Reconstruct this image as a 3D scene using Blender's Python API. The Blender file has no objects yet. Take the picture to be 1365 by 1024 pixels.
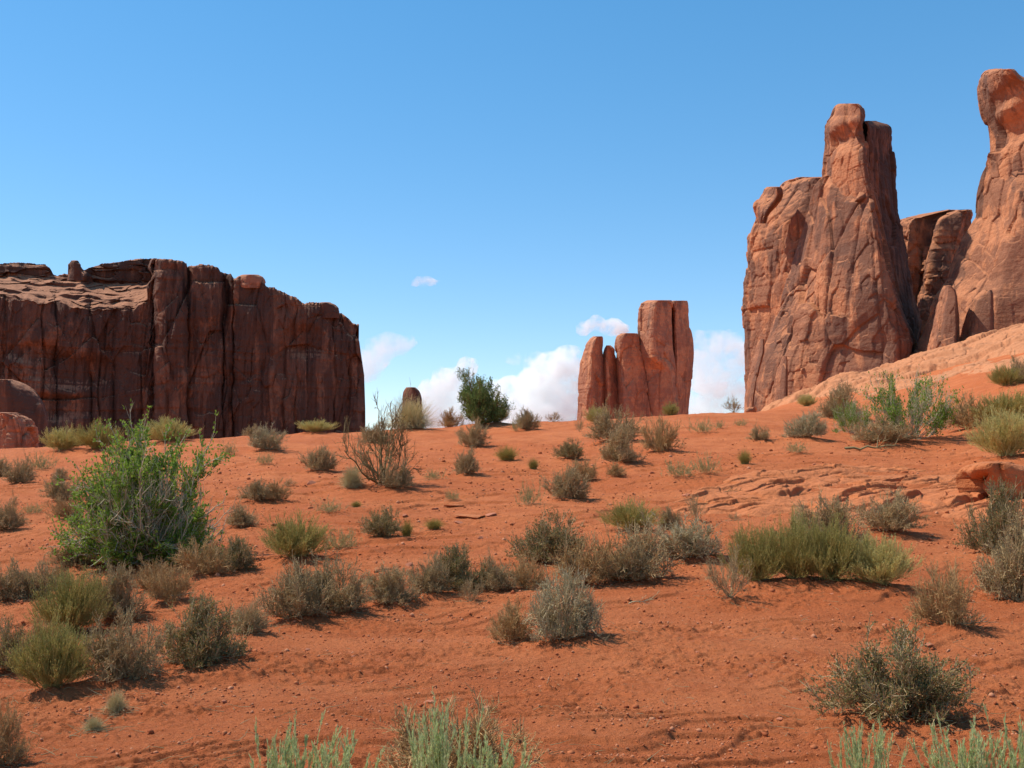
import bpy, math, random
import numpy as np
from math import radians, sin, cos, tan, atan, pi

# ------------------------------------------------------------------ camera, sky, sun, exposure
scene = bpy.context.scene
COL = scene.collection
F = 1400.0                      # focal length in pixels of the 1365 x 1024 photograph
PITCH = atan((620 - 512) / F)
CAM = np.array([0.0, 0.0, 1.6])

cam_d = bpy.data.cameras.new("camera")
cam_d.sensor_width = 36.0
cam_d.lens = 36.0 * F / 1365.0
cam_d.clip_start = 0.05
cam_d.clip_end = 30000
cam = bpy.data.objects.new("camera", cam_d)
COL.objects.link(cam)
cam.location = CAM
cam.rotation_euler = (pi / 2 + PITCH, 0, 0)
scene.camera = cam

SUN_EL, SUN_AZ = radians(55), radians(-70)       # azimuth from +Y, clockwise (so -70 is to the left)
world = bpy.data.worlds.new("World")
scene.world = world
world.use_nodes = True
wn = world.node_tree
bg = wn.nodes["Background"]
sky = wn.nodes.new("ShaderNodeTexSky")
sky.sky_type = 'NISHITA'
sky.sun_disc = False
sky.sun_elevation = SUN_EL
sky.sun_rotation = SUN_AZ
sky.altitude = 1500
sky.air_density = 1.0
sky.dust_density = 0.2
sky.ozone_density = 3.0
hs = wn.nodes.new("ShaderNodeHueSaturation")
hs.inputs["Saturation"].default_value = 1.33
hs.inputs["Value"].default_value = 1.70
wn.links.new(sky.outputs[0], hs.inputs["Color"])
gm = wn.nodes.new("ShaderNodeGamma"); gm.inputs[1].default_value = 0.72
wn.links.new(hs.outputs[0], gm.inputs[0])
wn.links.new(gm.outputs[0], bg.inputs[0])
bg.inputs[1].default_value = 0.15

sun_d = bpy.data.lights.new("sun", 'SUN')
sun_d.energy = 4.2
sun_d.angle = radians(0.53)
sun_d.color = (1.0, 0.955, 0.88)
sun = bpy.data.objects.new("sun", sun_d)
COL.objects.link(sun)
sdir = np.array([sin(SUN_AZ) * cos(SUN_EL), cos(SUN_AZ) * cos(SUN_EL), sin(SUN_EL)])
from mathutils import Vector
sun.rotation_euler = Vector(sdir).to_track_quat('Z', 'Y').to_euler()

vs = scene.view_settings
vs.view_transform = 'Standard'
vs.look = 'None'
vs.exposure = 0.36
vs.gamma = 1.0
vs.use_curve_mapping = False
scene.cycles.max_bounces = 24
scene.cycles.diffuse_bounces = 4
scene.cycles.volume_bounces = 24
scene.cycles.transparent_max_bounces = 8

# ------------------------------------------------------------------ numpy noise
_rng = np.random.default_rng(11)
_perm = _rng.permutation(256).astype(np.int32)
_perm = np.concatenate([_perm, _perm, _perm])
_g3 = _rng.normal(size=(256, 3)); _g3 /= np.linalg.norm(_g3, axis=1)[:, None]
_a2 = _rng.uniform(0, 2 * pi, 256); _g2 = np.stack([np.cos(_a2), np.sin(_a2)], 1)

def _fade(t): return t * t * t * (t * (t * 6 - 15) + 10)

def noise2(x, y):
    x = np.asarray(x, float); y = np.asarray(y, float)
    xi = np.floor(x).astype(np.int64); yi = np.floor(y).astype(np.int64)
    xf = x - xi; yf = y - yi
    xi &= 255; yi &= 255
    u = _fade(xf); v = _fade(yf)
    def g(i, j):
        h = _perm[_perm[(xi + i) & 255] + ((yi + j) & 255)]
        return _g2[h, 0] * (xf - i) + _g2[h, 1] * (yf - j)
    a = g(0, 0); b = g(1, 0); c = g(0, 1); d = g(1, 1)
    return 1.5 * ((a + u * (b - a)) * (1 - v) + (c + u * (d - c)) * v)

def noise3(x, y, z):
    x = np.asarray(x, float); y = np.asarray(y, float); z = np.asarray(z, float)
    xi = np.floor(x).astype(np.int64); yi = np.floor(y).astype(np.int64); zi = np.floor(z).astype(np.int64)
    xf = x - xi; yf = y - yi; zf = z - zi
    u = _fade(xf); v = _fade(yf); w = _fade(zf)
    def g(i, j, k):
        h = _perm[_perm[_perm[(xi + i) & 255] + ((yi + j) & 255)] + ((zi + k) & 255)]
        return _g3[h, 0] * (xf - i) + _g3[h, 1] * (yf - j) + _g3[h, 2] * (zf - k)
    def lerp(a, b, t): return a + t * (b - a)
    return 1.5 * lerp(lerp(lerp(g(0,0,0), g(1,0,0), u), lerp(g(0,1,0), g(1,1,0), u), v),
                      lerp(lerp(g(0,0,1), g(1,0,1), u), lerp(g(0,1,1), g(1,1,1), u), v), w)

def fbm3(x, y, z, o=4):
    s = 0; a = 1.0; f = 1.0
    for i in range(o):
        s = s + a * noise3(x * f + 17.3 * i, y * f + 5.1 * i, z * f + 9.7 * i); a *= 0.5; f *= 2.07
    return s

def fbm2(x, y, o=4):
    s = 0; a = 1.0; f = 1.0
    for i in range(o):
        s = s + a * noise2(x * f + 17.3 * i, y * f + 5.1 * i); a *= 0.5; f *= 2.07
    return s

def sstep(a, b, x):
    t = np.clip((x - a) / (b - a), 0, 1)
    return t * t * (3 - 2 * t)

def gsmooth(a, sig, axis=0):
    k = int(3 * sig) + 1
    w = np.exp(-0.5 * (np.arange(-k, k + 1) / sig) ** 2); w /= w.sum()
    a = np.moveaxis(np.asarray(a, float), axis, 0)
    pad = np.concatenate([np.repeat(a[:1], k, 0), a, np.repeat(a[-1:], k, 0)], 0)
    out = sum(w[i] * pad[i:i + a.shape[0]] for i in range(2 * k + 1))
    return np.moveaxis(out, 0, axis)

# ------------------------------------------------------------------ picture geometry
def ray(u, v):
    u = np.asarray(u, float); v = np.asarray(v, float)
    a = (u - 682.5) / F; b = (512 - v) / F
    return a, cos(PITCH) - b * sin(PITCH), sin(PITCH) + b * cos(PITCH)

def at(u, v, Y):
    """the point at forward distance Y in the direction of photo pixel (u, v)"""
    a, f, h = ray(u, v)
    t = Y / f
    return CAM[0] + a * t, Y + 0 * t, CAM[2] + h * t

def z_at(v, r):     # height seen at row v at ground distance r (near the picture's middle)
    _, f, h = ray(682.5, v)
    return 1.6 + r * h / f

# ------------------------------------------------------------------ mesh + object helpers
def new_mesh(name, V, Fs, mat, smooth=True):
    me = bpy.data.meshes.new(name)
    V = np.ascontiguousarray(V, dtype=np.float32)
    me.vertices.add(len(V)); me.vertices.foreach_set("co", V.ravel())
    Fs = [np.asarray(f, dtype=np.int32) for f in Fs if len(f)]
    nl = sum(f.size for f in Fs); nf = sum(len(f) for f in Fs)
    me.loops.add(nl); me.polygons.add(nf)
    me.loops.foreach_set("vertex_index", np.concatenate([f.ravel() for f in Fs]))
    tot = np.concatenate([np.full(len(f), f.shape[1], np.int32) for f in Fs])
    st = np.concatenate([[0], np.cumsum(tot)[:-1]]).astype(np.int32)
    me.polygons.foreach_set("loop_start", st)
    me.polygons.foreach_set("loop_total", tot)
    if smooth:
        me.polygons.foreach_set("use_smooth", np.ones(nf, dtype=bool))
    me.update(calc_edges=True)
    me.validate()
    if mat: me.materials.append(mat)
    return me

def link(name, data, parent=None, loc=None):
    o = bpy.data.objects.new(name, data)
    COL.objects.link(o)
    if parent is not None: o.parent = parent
    if loc is not None: o.location = loc
    return o

def tag(o, label=None, cat=None, group=None, kind=None):
    for k, v in (("label", label), ("category", cat), ("group", group), ("kind", kind)):
        if v: o[k] = v
        elif k in o.keys(): del o[k]
    return o

KIDS = {}
def child(parent, name, data):
    o = link(name, data, parent)
    KIDS.setdefault(parent, []).append(o)
    return o

def copy_tree(root):
    c = root.copy(); COL.objects.link(c)
    for ch in KIDS.get(root, []):
        d = ch.copy(); COL.objects.link(d); d.parent = c
        KIDS.setdefault(c, []).append(d)
    return c

def grid_faces(nr, nc, wrap=False, flip=False):
    i = np.arange(nr - 1)[:, None]; j = np.arange(nc if wrap else nc - 1)[None, :]
    j2 = (j + 1) % nc
    a = i * nc + j; b = i * nc + j2; c = (i + 1) * nc + j2; d = (i + 1) * nc + j
    q = np.stack([a, b, c, d], -1).reshape(-1, 4)
    return q[:, ::-1] if flip else q

# ------------------------------------------------------------------ materials
def mat_new(name):
    m = bpy.data.materials.new(name); m.use_nodes = True
    nt = m.node_tree; b = nt.nodes["Principled BSDF"]
    b.inputs["Specular IOR Level"].default_value = 0.15
    return m, nt, b

class NT:
    def __init__(s, nt): s.nt = nt
    def n(s, t, **kw):
        x = s.nt.nodes.new(t)
        for k, v in kw.items(): setattr(x, k, v)
        return x
    def l(s, a, b): s.nt.links.new(a, b)
    def coord(s, scale=(1, 1, 1), rot=(0, 0, 0)):
        tc = s.n("ShaderNodeTexCoord"); mp = s.n("ShaderNodeMapping")
        mp.inputs["Scale"].default_value = scale; mp.inputs["Rotation"].default_value = rot
        s.l(tc.outputs["Object"], mp.inputs[0]); return mp.outputs[0]
    def noise(s, scale, detail=4, rough=0.6, vec=(1, 1, 1), dist=0.0, rot=(0, 0, 0)):
        x = s.n("ShaderNodeTexNoise"); x.inputs["Scale"].default_value = scale
        x.inputs["Detail"].default_value = detail; x.inputs["Roughness"].default_value = rough
        x.inputs["Distortion"].default_value = dist
        s.l(s.coord(vec, rot), x.inputs["Vector"]); return x.outputs["Fac"]
    def rng(s, v, a, b, c=0.0, d=1.0, smooth=True):
        x = s.n("ShaderNodeMapRange"); x.interpolation_type = 'SMOOTHSTEP' if smooth else 'LINEAR'
        s.l(v, x.inputs[0])
        for i, q in enumerate((a, b, c, d)): x.inputs[i + 1].default_value = q
        return x.outputs[0]
    def mix(s, f, a, b, mode='MIX'):
        x = s.n("ShaderNodeMix", data_type='RGBA', blend_type=mode)
        for sock, v in ((x.inputs[0], f), (x.inputs[6], a), (x.inputs[7], b)):
            if hasattr(v, "is_linked") or hasattr(v, "links"): s.l(v, sock)
            elif isinstance(v, (int, float)): sock.default_value = v
            else: sock.default_value = (*v, 1)
        return x.outputs[2]
    def math(s, op, a, b):
        x = s.n("ShaderNodeMath", operation=op)
        for i, v in enumerate((a, b)):
            if hasattr(v, "links"): s.l(v, x.inputs[i])
            else: x.inputs[i].default_value = v
        return x.outputs[0]
    def bump(s, h, strength, dist, prev=None):
        x = s.n("ShaderNodeBump"); x.inputs["Strength"].default_value = strength
        x.inputs["Distance"].default_value = dist; s.l(h, x.inputs["Height"])
        if prev: s.l(prev, x.inputs["Normal"])
        return x.outputs[0]

def rock_mat(name, light, mid, dark, amount=0.5, size=1.0, streak=0.4, bump=0.6, bedc=0.18, top=None, t0=0.30, t1=0.62):
    """sandstone: fresh orange rock, older brown skin and dark varnish in patches and vertical streaks"""
    m, nt, b = mat_new(name); g = NT(nt)
    big = g.noise(0.16 / size, 6, 0.62, (1, 1, 0.7), 0.6)
    big2 = g.noise(0.42 / size, 7, 0.66, (1, 1, 0.55), 0.4)
    st = g.noise(0.55 / size, 5, 0.6, (1, 1, 0.07), 0.3)
    a = g.math('ADD', g.math('MULTIPLY', big, 1 - streak), g.math('MULTIPLY', st, streak))
    varn = g.rng(a, 0.60 - 0.22 * amount - 0.01, 0.60 - 0.22 * amount + 0.035)
    brown = g.rng(big2, 0.455, 0.51)
    c = g.mix(brown, light, mid)
    c = g.mix(g.math('MULTIPLY', varn, 0.85), c, dark)
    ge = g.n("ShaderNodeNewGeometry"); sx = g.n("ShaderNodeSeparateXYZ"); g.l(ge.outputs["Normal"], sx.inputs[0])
    c = g.mix(g.rng(sx.outputs[2], t0, t1, 0.0, 0.9), c, top or light)      # upward faces lightened: sunlight painted into the colour, over rock without varnish
    fine = g.noise(2.2 / size, 6, 0.7)
    c = g.mix(g.rng(fine, 0.3, 0.75, 0.0, 0.55), c, tuple(q * 0.62 for q in mid))
    bed = g.noise(0.9 / size, 3, 0.6, (0.12, 0.12, 2.2))
    c = g.mix(g.rng(bed, 0.5, 0.72, 0.0, bedc), c, tuple(min(1, q * 1.25) for q in light))
    g.l(c, b.inputs["Base Color"]); b.inputs["Roughness"].default_value = 0.92
    n1 = g.bump(g.noise(1.3 / size, 8, 0.68), bump, 0.5 * size)
    n2 = g.bump(bed, bump * 0.35, 0.35 * size, n1)
    g.l(n2, b.inputs["Normal"])
    return m

def sand_mat():
    m, nt, b = mat_new("red_sand"); g = NT(nt)
    a = g.noise(0.30, 6, 0.7, (0.8, 1.3, 1), 0.5, (0, 0, -0.35)); c1 = g.noise(1.6, 8, 0.7); c2 = g.noise(9, 6, 0.7)
    c = g.mix(g.rng(a, 0.35, 0.65), (0.51, 0.130, 0.038), (0.60, 0.178, 0.060))
    c = g.mix(g.rng(c1, 0.42, 0.68, 0, 0.7), c, (0.44, 0.108, 0.032))
    c = g.mix(g.rng(c2, 0.5, 0.75, 0, 0.6), c, (0.60, 0.20, 0.075))
    sp = g.noise(45, 3, 0.6)
    c = g.mix(g.rng(sp, 0.60, 0.72, 0, 0.6), c, (0.62, 0.25, 0.11))
    c = g.mix(g.rng(sp, 0.40, 0.30, 0, 0.55), c, (0.28, 0.06, 0.020))
    g.l(c, b.inputs["Base Color"]); b.inputs["Roughness"].default_value = 0.95
    n = g.bump(g.noise(7, 8, 0.75), 0.8, 0.09)
    n = g.bump(g.noise(38, 5, 0.7), 0.9, 0.03, n)
    g.l(n, b.inputs["Normal"])
    return m

def plant_mat(name, c1, c2, rough=0.75, trans=0.0, c3=None):
    m, nt, b = mat_new(name); g = NT(nt)
    ge = g.n("ShaderNodeNewGeometry"); oi = g.n("ShaderNodeObjectInfo")
    c = g.mix(ge.outputs["Random Per Island"], c1, c2)
    if c3:
        x = g.math('FRACT', g.math('MULTIPLY', ge.outputs["Random Per Island"], 7.31), 0)
        c = g.mix(g.rng(x, 0.72, 0.8), c, c3)
    c = g.mix(g.rng(oi.outputs["Random"], 0, 1, 0.0, 0.3, False), c, tuple(q * 0.6 for q in c1))
    g.l(c, b.inputs["Base Color"]); b.inputs["Roughness"].default_value = rough
    if trans:
        t = g.n("ShaderNodeBsdfTranslucent"); g.l(c, t.inputs[0])
        ms = g.n("ShaderNodeMixShader"); ms.inputs[0].default_value = trans
        g.l(b.outputs[0], ms.inputs[1]); g.l(t.outputs[0], ms.inputs[2])
        g.l(ms.outputs[0], nt.nodes["Material Output"].inputs[0])
    return m

# ------------------------------------------------------------------ the lie of the land
COLS = {   # photo column: (distance, photo row of the ground there) ..., then (distance, height) behind the crest
    -500: ([(3.8,1095),(5,1000),(8,890),(11,835),(15,770),(22,695),(32,636),(44,604)], [(62,1.3),(90,-1),(150,-6),(170,-6)]),
    0:    ([(3.8,1100),(5,1010),(8,900),(11,845),(15,778),(22,704),(32,640),(44,600)], [(62,1.7),(90,-1),(150,-6),(170,-6)]),
    340:  ([(3.8,1100),(4.7,1020),(8,885),(10,838),(13,778),(16,740),(22,674),(32,614),(42,579)], [(58,2.2),(90,-1),(150,-6),(170,-6)]),
    560:  ([(3.8,1100),(4.7,1020),(7.2,922),(9.4,856),(12,795),(15,745),(22,668),(32,608),(45,572)], [(60,2.8),(90,0),(150,-6),(170,-6)]),
    682:  ([(3.8,1100),(4.7,1020),(7,930),(9.2,860),(11.5,800),(15,744),(22,664),(32,606),(46,563)], [(62,3.1),(90,0),(150,-6),(170,-6)]),
    850:  ([(3.8,1100),(4.7,1020),(7,928),(11,802),(14.5,748),(21,669),(31,604),(47,555)], [(64,3.6),(90,1),(150,-5),(170,-5)]),
    965:  ([(3.8,1100),(4.7,1020),(7,926),(11,800),(14,750),(20,678),(30,604),(47,551)], [(64,3.9),(90,2),(150,-3),(170,-3)]),
    1000: ([(3.8,1100),(4.7,1019),(7,925),(11,800),(14,750),(20,677),(30,602),(47,552),(70,549),(100,546),(130,547)], [(150,7.8),(170,7)]),
    1070: ([(3.8,1100),(4.7,1018),(7,925),(11,800),(14,750),(20,677),(30,602),(45,563),(70,545),(100,538),(130,538)], [(150,9),(170,9)]),
    1210: ([(3.8,1100),(4.8,1014),(7,925),(10.5,815),(13,765),(18,697),(25,635),(33,603),(45,572),(60,545),(75,523),(105,493),(130,491)], [(150,13.5),(170,13.5)]),
    1365: ([(3.8,1100),(4.8,1010),(7,920),(9.5,838),(12,788),(16,725),(22,652),(30,606),(40,563),(50,526),(58,514),(80,483),(115,455),(130,452)], [(150,19),(170,19)]),
    1900: ([(3.8,1095),(4.8,1000),(7,905),(9.5,825),(12,770),(16,705),(22,632),(30,580),(40,535),(50,495),(58,482),(80,448),(115,420),(130,415)], [(150,21),(170,21)]),
}
_uk = sorted(COLS)
_lr = np.arange(math.log(1.0), math.log(9000), 0.01)
_rr = np.exp(_lr)
_ut = np.arange(-500, 1901, 10)
def _col(u):
    a, b = COLS[u]
    pr = [0.5, 2.0] + [p[0] for p in a] + [p[0] for p in b] + [420, 9000]
    pz = [0.12, 0.2] + [float(z_at(p[1], p[0])) for p in a] + [p[1] for p in b] + [-6, -6]
    return np.interp(_lr, np.log(pr), pz)
_tab = np.array([_col(u) for u in _uk])
_T = np.array([[0.0]])
_T = np.stack([np.interp(_ut, _uk, _tab[:, k]) for k in range(len(_lr))], 1)
_T = gsmooth(gsmooth(_T, 4.0, 1), 3.5, 0)

def land(x, y):
    """smooth height of the ground"""
    x = np.asarray(x, float); y = np.asarray(y, float)
    r = np.sqrt(x * x + y * y) + 1e-6
    th = np.arctan2(x, y)
    u = 682.5 + F * np.tan(np.clip(th, -0.78, 0.76))
    fr = np.clip((u - _ut[0]) / 10, 0, len(_ut) - 1.001); i = fr.astype(int); fr -= i
    fl = np.clip((np.log(np.maximum(r, 1.0)) - _lr[0]) / 0.01, 0, len(_lr) - 1.001); j = fl.astype(int); fl -= j
    z = (_T[i, j] * (1 - fr) + _T[i + 1, j] * fr) * (1 - fl) + (_T[i, j + 1] * (1 - fr) + _T[i + 1, j + 1] * fr) * fl
    back = sstep(1.0, 2.2, np.abs(th)) * sstep(0, 12, r)
    z = z * (1 - back) + back * (-0.2 - 0.02 * np.minimum(r, 250))
    return z

MOUNDS = []
def ground_h(x, y, detail=True):
    x = np.asarray(x, float); y = np.asarray(y, float)
    r = np.sqrt(x * x + y * y)
    z = land(x, y)
    far = 1 - sstep(60, 200, r)
    z = z + far * (0.07 * noise2(x / 2.6, y / 2.6) + 0.035 * noise2(x / 0.95 + 9, y / 0.95))
    # thin crusts of bedded dirt, rising to the right
    q = (y * 0.9 - x * 0.35) / 0.8 + 0.8 * noise2(x / 2.6, y / 2.6 + 40) + 0.25 * noise2(x / 0.5, y / 0.5 + 4)
    saw = q - np.floor(q)
    am = sstep(-0.15, 0.4, noise2(x / 3.3 + 70, y / 2.1)) * far
    z = z + (0.028 + 0.022 * sstep(7, 14, r)) * am * (sstep(0, 0.07, saw) - saw)
    q = (y * 0.85 - x * 0.45) / 0.27 + 1.5 * noise2(x / 1.3 + 12, y / 1.3); saw = q - np.floor(q)
    am = sstep(0.0, 0.4, noise2(x / 1.4 + 30, y / 0.9)) * (1 - sstep(20, 40, r))
    z = z + 0.024 * am * (sstep(0, 0.12, saw) - saw)
    for (mx, my, mr, mh) in MOUNDS:
        d = np.abs(x - mx) < 2.5 * mr
        if d.ndim == 0:
            if d: z = z + mh * np.exp(-((x - mx) ** 2 + (y - my) ** 2) / (mr * mr))
        else:
            d &= np.abs(y - my) < 2.5 * mr
            if d.any(): z[d] += mh * np.exp(-((x[d] - mx) ** 2 + (y[d] - my) ** 2) / (mr * mr))
    if detail:
        k = 1 - sstep(25, 60, r)
        rough = 0.35 + 0.65 * sstep(-0.25, 0.35, noise2(x / 1.7 + 3, y / 1.2))
        z = z + k * rough * (0.022 * noise2(x / 0.31, y / 0.26) + 0.020 * sstep(0.12, 0.42, noise2(x / 0.17, y / 0.15)) * (0.5 + noise2(x / 0.05, y / 0.05))
                     - 0.014 * sstep(0.2, 0.5, noise2(x / 0.13 + 5, y / 0.13 + 50)) + (1 - sstep(10, 20, r)) * 0.014 * sstep(0.05, 0.45, noise2(x / 0.07 + 7, y / 0.07)) + (1 - sstep(5, 10, r)) * 0.006 * noise2(x / 0.03, y / 0.03))
    return z

_rs = np.exp(np.linspace(math.log(2.2), math.log(150), 4000))
def hit(u, v, rmax=140):
    """where the line of sight through photo pixel (u, v) meets the ground (or grazes its crest)"""
    a, f, h = [float(q) for q in ray(u, v)]
    n = math.hypot(a, f)
    x = _rs * a / n; y = _rs * f / n; zr = 1.6 + _rs * h / n
    d = (zr - land(x, y)); ok = np.nonzero((d <= 0) & (_rs < rmax))[0]
    if len(ok): k = ok[0]
    else:
        w = _rs < 75
        k = int(np.argmin(np.where(w, d / _rs, 9e9)))
    return float(x[k]), float(y[k])

# ------------------------------------------------------------------ rock builders
def cells3(x, y, z, jit=0.9):
    """nearest feature point of a jittered lattice: (random vector of the cell, offset from its point, border distance)"""
    xi = np.floor(x).astype(np.int64); yi = np.floor(y).astype(np.int64); zi = np.floor(z).astype(np.int64)
    f1 = np.full(x.shape, 9e9); f2 = np.full(x.shape, 9e9); hid = np.zeros(x.shape, np.int64)
    ox = np.zeros(x.shape); oy = np.zeros(x.shape); oz = np.zeros(x.shape)
    for i in (-1, 0, 1):
        for j in (-1, 0, 1):
            for k in (-1, 0, 1):
                a, b, c = xi + i, yi + j, zi + k
                h = _perm[_perm[_perm[a & 255] + (b & 255)] + (c & 255)]
                g = _g3[h] * 0.5 * jit
                dx = x - (a + 0.5 + g[..., 0]); dy = y - (b + 0.5 + g[..., 1]); dz = z - (c + 0.5 + g[..., 2])
                d = dx * dx + dy * dy + dz * dz
                n = d < f1
                f2 = np.where(n, f1, np.minimum(f2, d)); f1 = np.where(n, d, f1)
                hid = np.where(n, h, hid); ox = np.where(n, dx, ox); oy = np.where(n, dy, oy); oz = np.where(n, dz, oz)
    return _g3[(hid * 7 + 3) & 255], (ox, oy, oz), np.sqrt(f2) - np.sqrt(f1)

def blocks(x, y, z, sx, sz, tilt=0.5, gap=0.35, warp=0.18):
    """flat-faced broken blocks: each cell its own height and tilt, with a crack along its border"""
    w = warp * sx
    x = x + w * noise3(x / sx, y / sx, z / sz); z = z + w * 1.5 * noise3(x / sx + 20, y / sx, z / sz)
    g, (ox, oy, oz), e = cells3(x / sx, y / sx, z / sz)
    return g[..., 0] * 0.8 + tilt * (g[..., 1] * ox + g[..., 2] * oz * 1.4) - gap * np.clip(1 - e / 0.09, 0, 1)

def rock_relief(x, y, z, S, amp, crack=0.5, bed=0.3, flake=0.6):
    """outward relief in metres for sandstone of feature size S"""
    d = 0.22 * fbm3(x / (1.8 * S), y / (1.8 * S), z / (3.4 * S), 2)
    d = d + flake * 0.72 * blocks(x, y, z, 1.1 * S, 2.7 * S, 1.15, 0.42, 0.10)
    m = 0.35 + 0.65 * sstep(-0.2, 0.25, noise3(x / (1.5 * S) + 40, y / (1.5 * S), z / (2 * S)))
    d = d + flake * 0.28 * m * blocks(x + 91, y, z, 0.40 * S, 0.75 * S, 1.4, 0.4, 0.10)
    d = d + flake * 0.10 * m * blocks(x + 191, y, z, 0.15 * S, 0.2 * S, 0.7, 0.3)
    c = 1 - np.abs(noise3(x / (1.1 * S), y / (1.1 * S), z / (9 * S) + 50)) * 4.5
    d = d - 0.6 * crack * np.clip(c, 0, 1) ** 3 * (0.25 + 0.75 * sstep(-0.2, 0.3, noise3(x / (2 * S), y / (2 * S), z / (3 * S) + 9)))   # upright joints
    zz = z / (0.30 * S) + 1.3 * noise2(z / (0.9 * S), 0 * z + 6.1) + 0.7 * noise3(x / (2 * S), y / (2 * S), z / (2 * S))
    st = zz - np.floor(zz)
    d = d + bed * 0.30 * ((sstep(0, 0.12, st) - st) + noise2(np.floor(zz), 0 * zz + 3.3)) * np.clip(0.3 + noise3(x / (2.2 * S) + 8, y / (2.2 * S), z / (2.2 * S)), 0, 1)
    return amp * d

def pillar(name, rows, Y, D, foot, mat, n=260, m=200, S=4.0, amp=0.5, crack=0.5, bed=0.3, flake=0.6,
           corner=0.012, parent=None, dent=(), seed=0, dome=0.10, lean=0.0, rowsm=1.2, Dk=((0, 1), (1, 1))):
    """a rock mass: outline rows (photo row, left, right) at distance Y, footprint polygons by height, real depth D"""
    rows = sorted(rows)
    rv = np.array([r[0] for r in rows], float); rl = np.array([r[1] for r in rows], float); rR = np.array([r[2] for r in rows], float)
    tt = np.linspace(0, 1, m) ** 1.0
    v = rv[0] + (rv[-1] - rv[0]) * tt
    L = gsmooth(np.interp(v, rv, rl), rowsm); R = gsmooth(np.interp(v, rv, rR), rowsm)
    if not isinstance(foot[0][0], (int, float)) or isinstance(foot[0][1], (list, tuple)):
        levels = foot
    else:
        levels = [(0.0, foot), (1.0, foot)]
    rings = []
    for t, poly in levels:
        p = np.array(list(poly) + [poly[0]], float)
        s = np.concatenate([[0], np.cumsum(np.hypot(*(p[1:] - p[:-1]).T))])
        q = np.linspace(0, s[-1], n, endpoint=False)
        ring = np.stack([np.interp(q, s, p[:, 0]), np.interp(q, s, p[:, 1])], 1)
        k = max(1.0, corner * n)
        ring = np.stack([gsmooth(np.tile(ring[:, i], 3), k)[n:2 * n] for i in (0, 1)], 1)
        a = ring[:, 0]; ring[:, 0] = 2 * (a - a.min()) / (a.max() - a.min()) - 1
        rings.append(ring)
    lt = np.array([t for t, _ in levels]); rings = np.array(rings)
    A = np.stack([np.array([np.interp(tt, lt, rings[:, i, 0]) for i in range(n)]).T,
                  np.array([np.interp(tt, lt, rings[:, i, 1]) for i in range(n)]).T], -1)       # m, n, 2
    ncap = 9
    cap_s = np.cos(np.linspace(pi / 2, 0, ncap + 1))[:-1]
    a = np.concatenate([A[:1] * s_ for s_ in cap_s] + [A], 0)
    capdz = dome * np.concatenate([np.sqrt(1 - cap_s ** 2), np.zeros(m)])
    v = np.concatenate([np.full(ncap, v[0]), v]); L = np.concatenate([np.full(ncap, L[0]), L]); R = np.concatenate([np.full(ncap, R[0]), R])
    XL, _, Z = at(L, v, Y); XR, _, _ = at(R, v, Y)
    wid = (XR - XL) / 2
    Z = Z + capdz * wid[ncap]
    cx = (XL + XR) / 2; slope = (cx.mean()) / Y
    dk = np.concatenate([np.full(ncap, Dk[0][1]), np.interp(tt, [q[0] for q in Dk], [q[1] for q in Dk])])
    dy = D * a[:, :, 1] * dk[:, None]
    yy = Y + dy + lean * (Z[:, None] - Z[-1])
    xx = cx[:, None] + wid[:, None] * a[:, :, 0] + dy * slope
    zz = Z[:, None] + (yy - Y) * np.maximum(0, (Z[:, None] - 1.6) / Y)      # the tops fall away towards the front
    # outward normals of the rings
    tx = np.roll(xx, -1, 1) - np.roll(xx, 1, 1); ty = np.roll(yy, -1, 1) - np.roll(yy, 1, 1)
    nl = np.hypot(tx, ty) + 1e-6
    nx, ny = ty / nl, -tx / nl
    area = (xx[-1] * np.roll(yy[-1], -1) - np.roll(xx[-1], -1) * yy[-1]).sum()
    if area < 0: nx, ny = -nx, -ny
    d = rock_relief(xx + seed * 13.7, yy, zz, S, amp, crack, bed, flake)
    for (du, dv, dr, dd) in dent:                      # hollows, given where they show
        px, _, pz = at(du, dv, Y - D * 0.7)
        rr = ((xx - px) ** 2 + (zz - pz) ** 2) / (dr * dr)
        d = d - dd * np.exp(-rr ** 1.5) * (a[:, :, 1] < 0.1)
    fade = np.ones(len(v)); fade[:ncap] = np.linspace(0, 1, ncap)
    d = d * fade[:, None]
    xx = xx + nx * d; yy = yy + ny * d
    zz = zz + (1 - fade[:, None]) * 0.3 * d
    base = np.array([float(cx[-1]), float(Y), float(Z[-1])])
    V = np.stack([xx, yy, zz], -1).reshape(-1, 3) - base
    fl = area > 0
    q = grid_faces(len(v), n, True, flip=fl)
    top = np.arange(n)[None, :]; bot = ((len(v) - 1) * n + np.arange(n))[None, :]
    me = new_mesh(name, V, [q, bot[:, ::-1] if fl else bot], mat)
    if parent is None:
        return link(name, me, None, base)
    return child_at(parent, name, me, base)

def child_at(parent, name, me, base):
    o = child(parent, name, me)
    o.location = Vector(base) - parent.location
    return o

def empty(name, loc):
    return link(name, None, None, loc)

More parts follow.
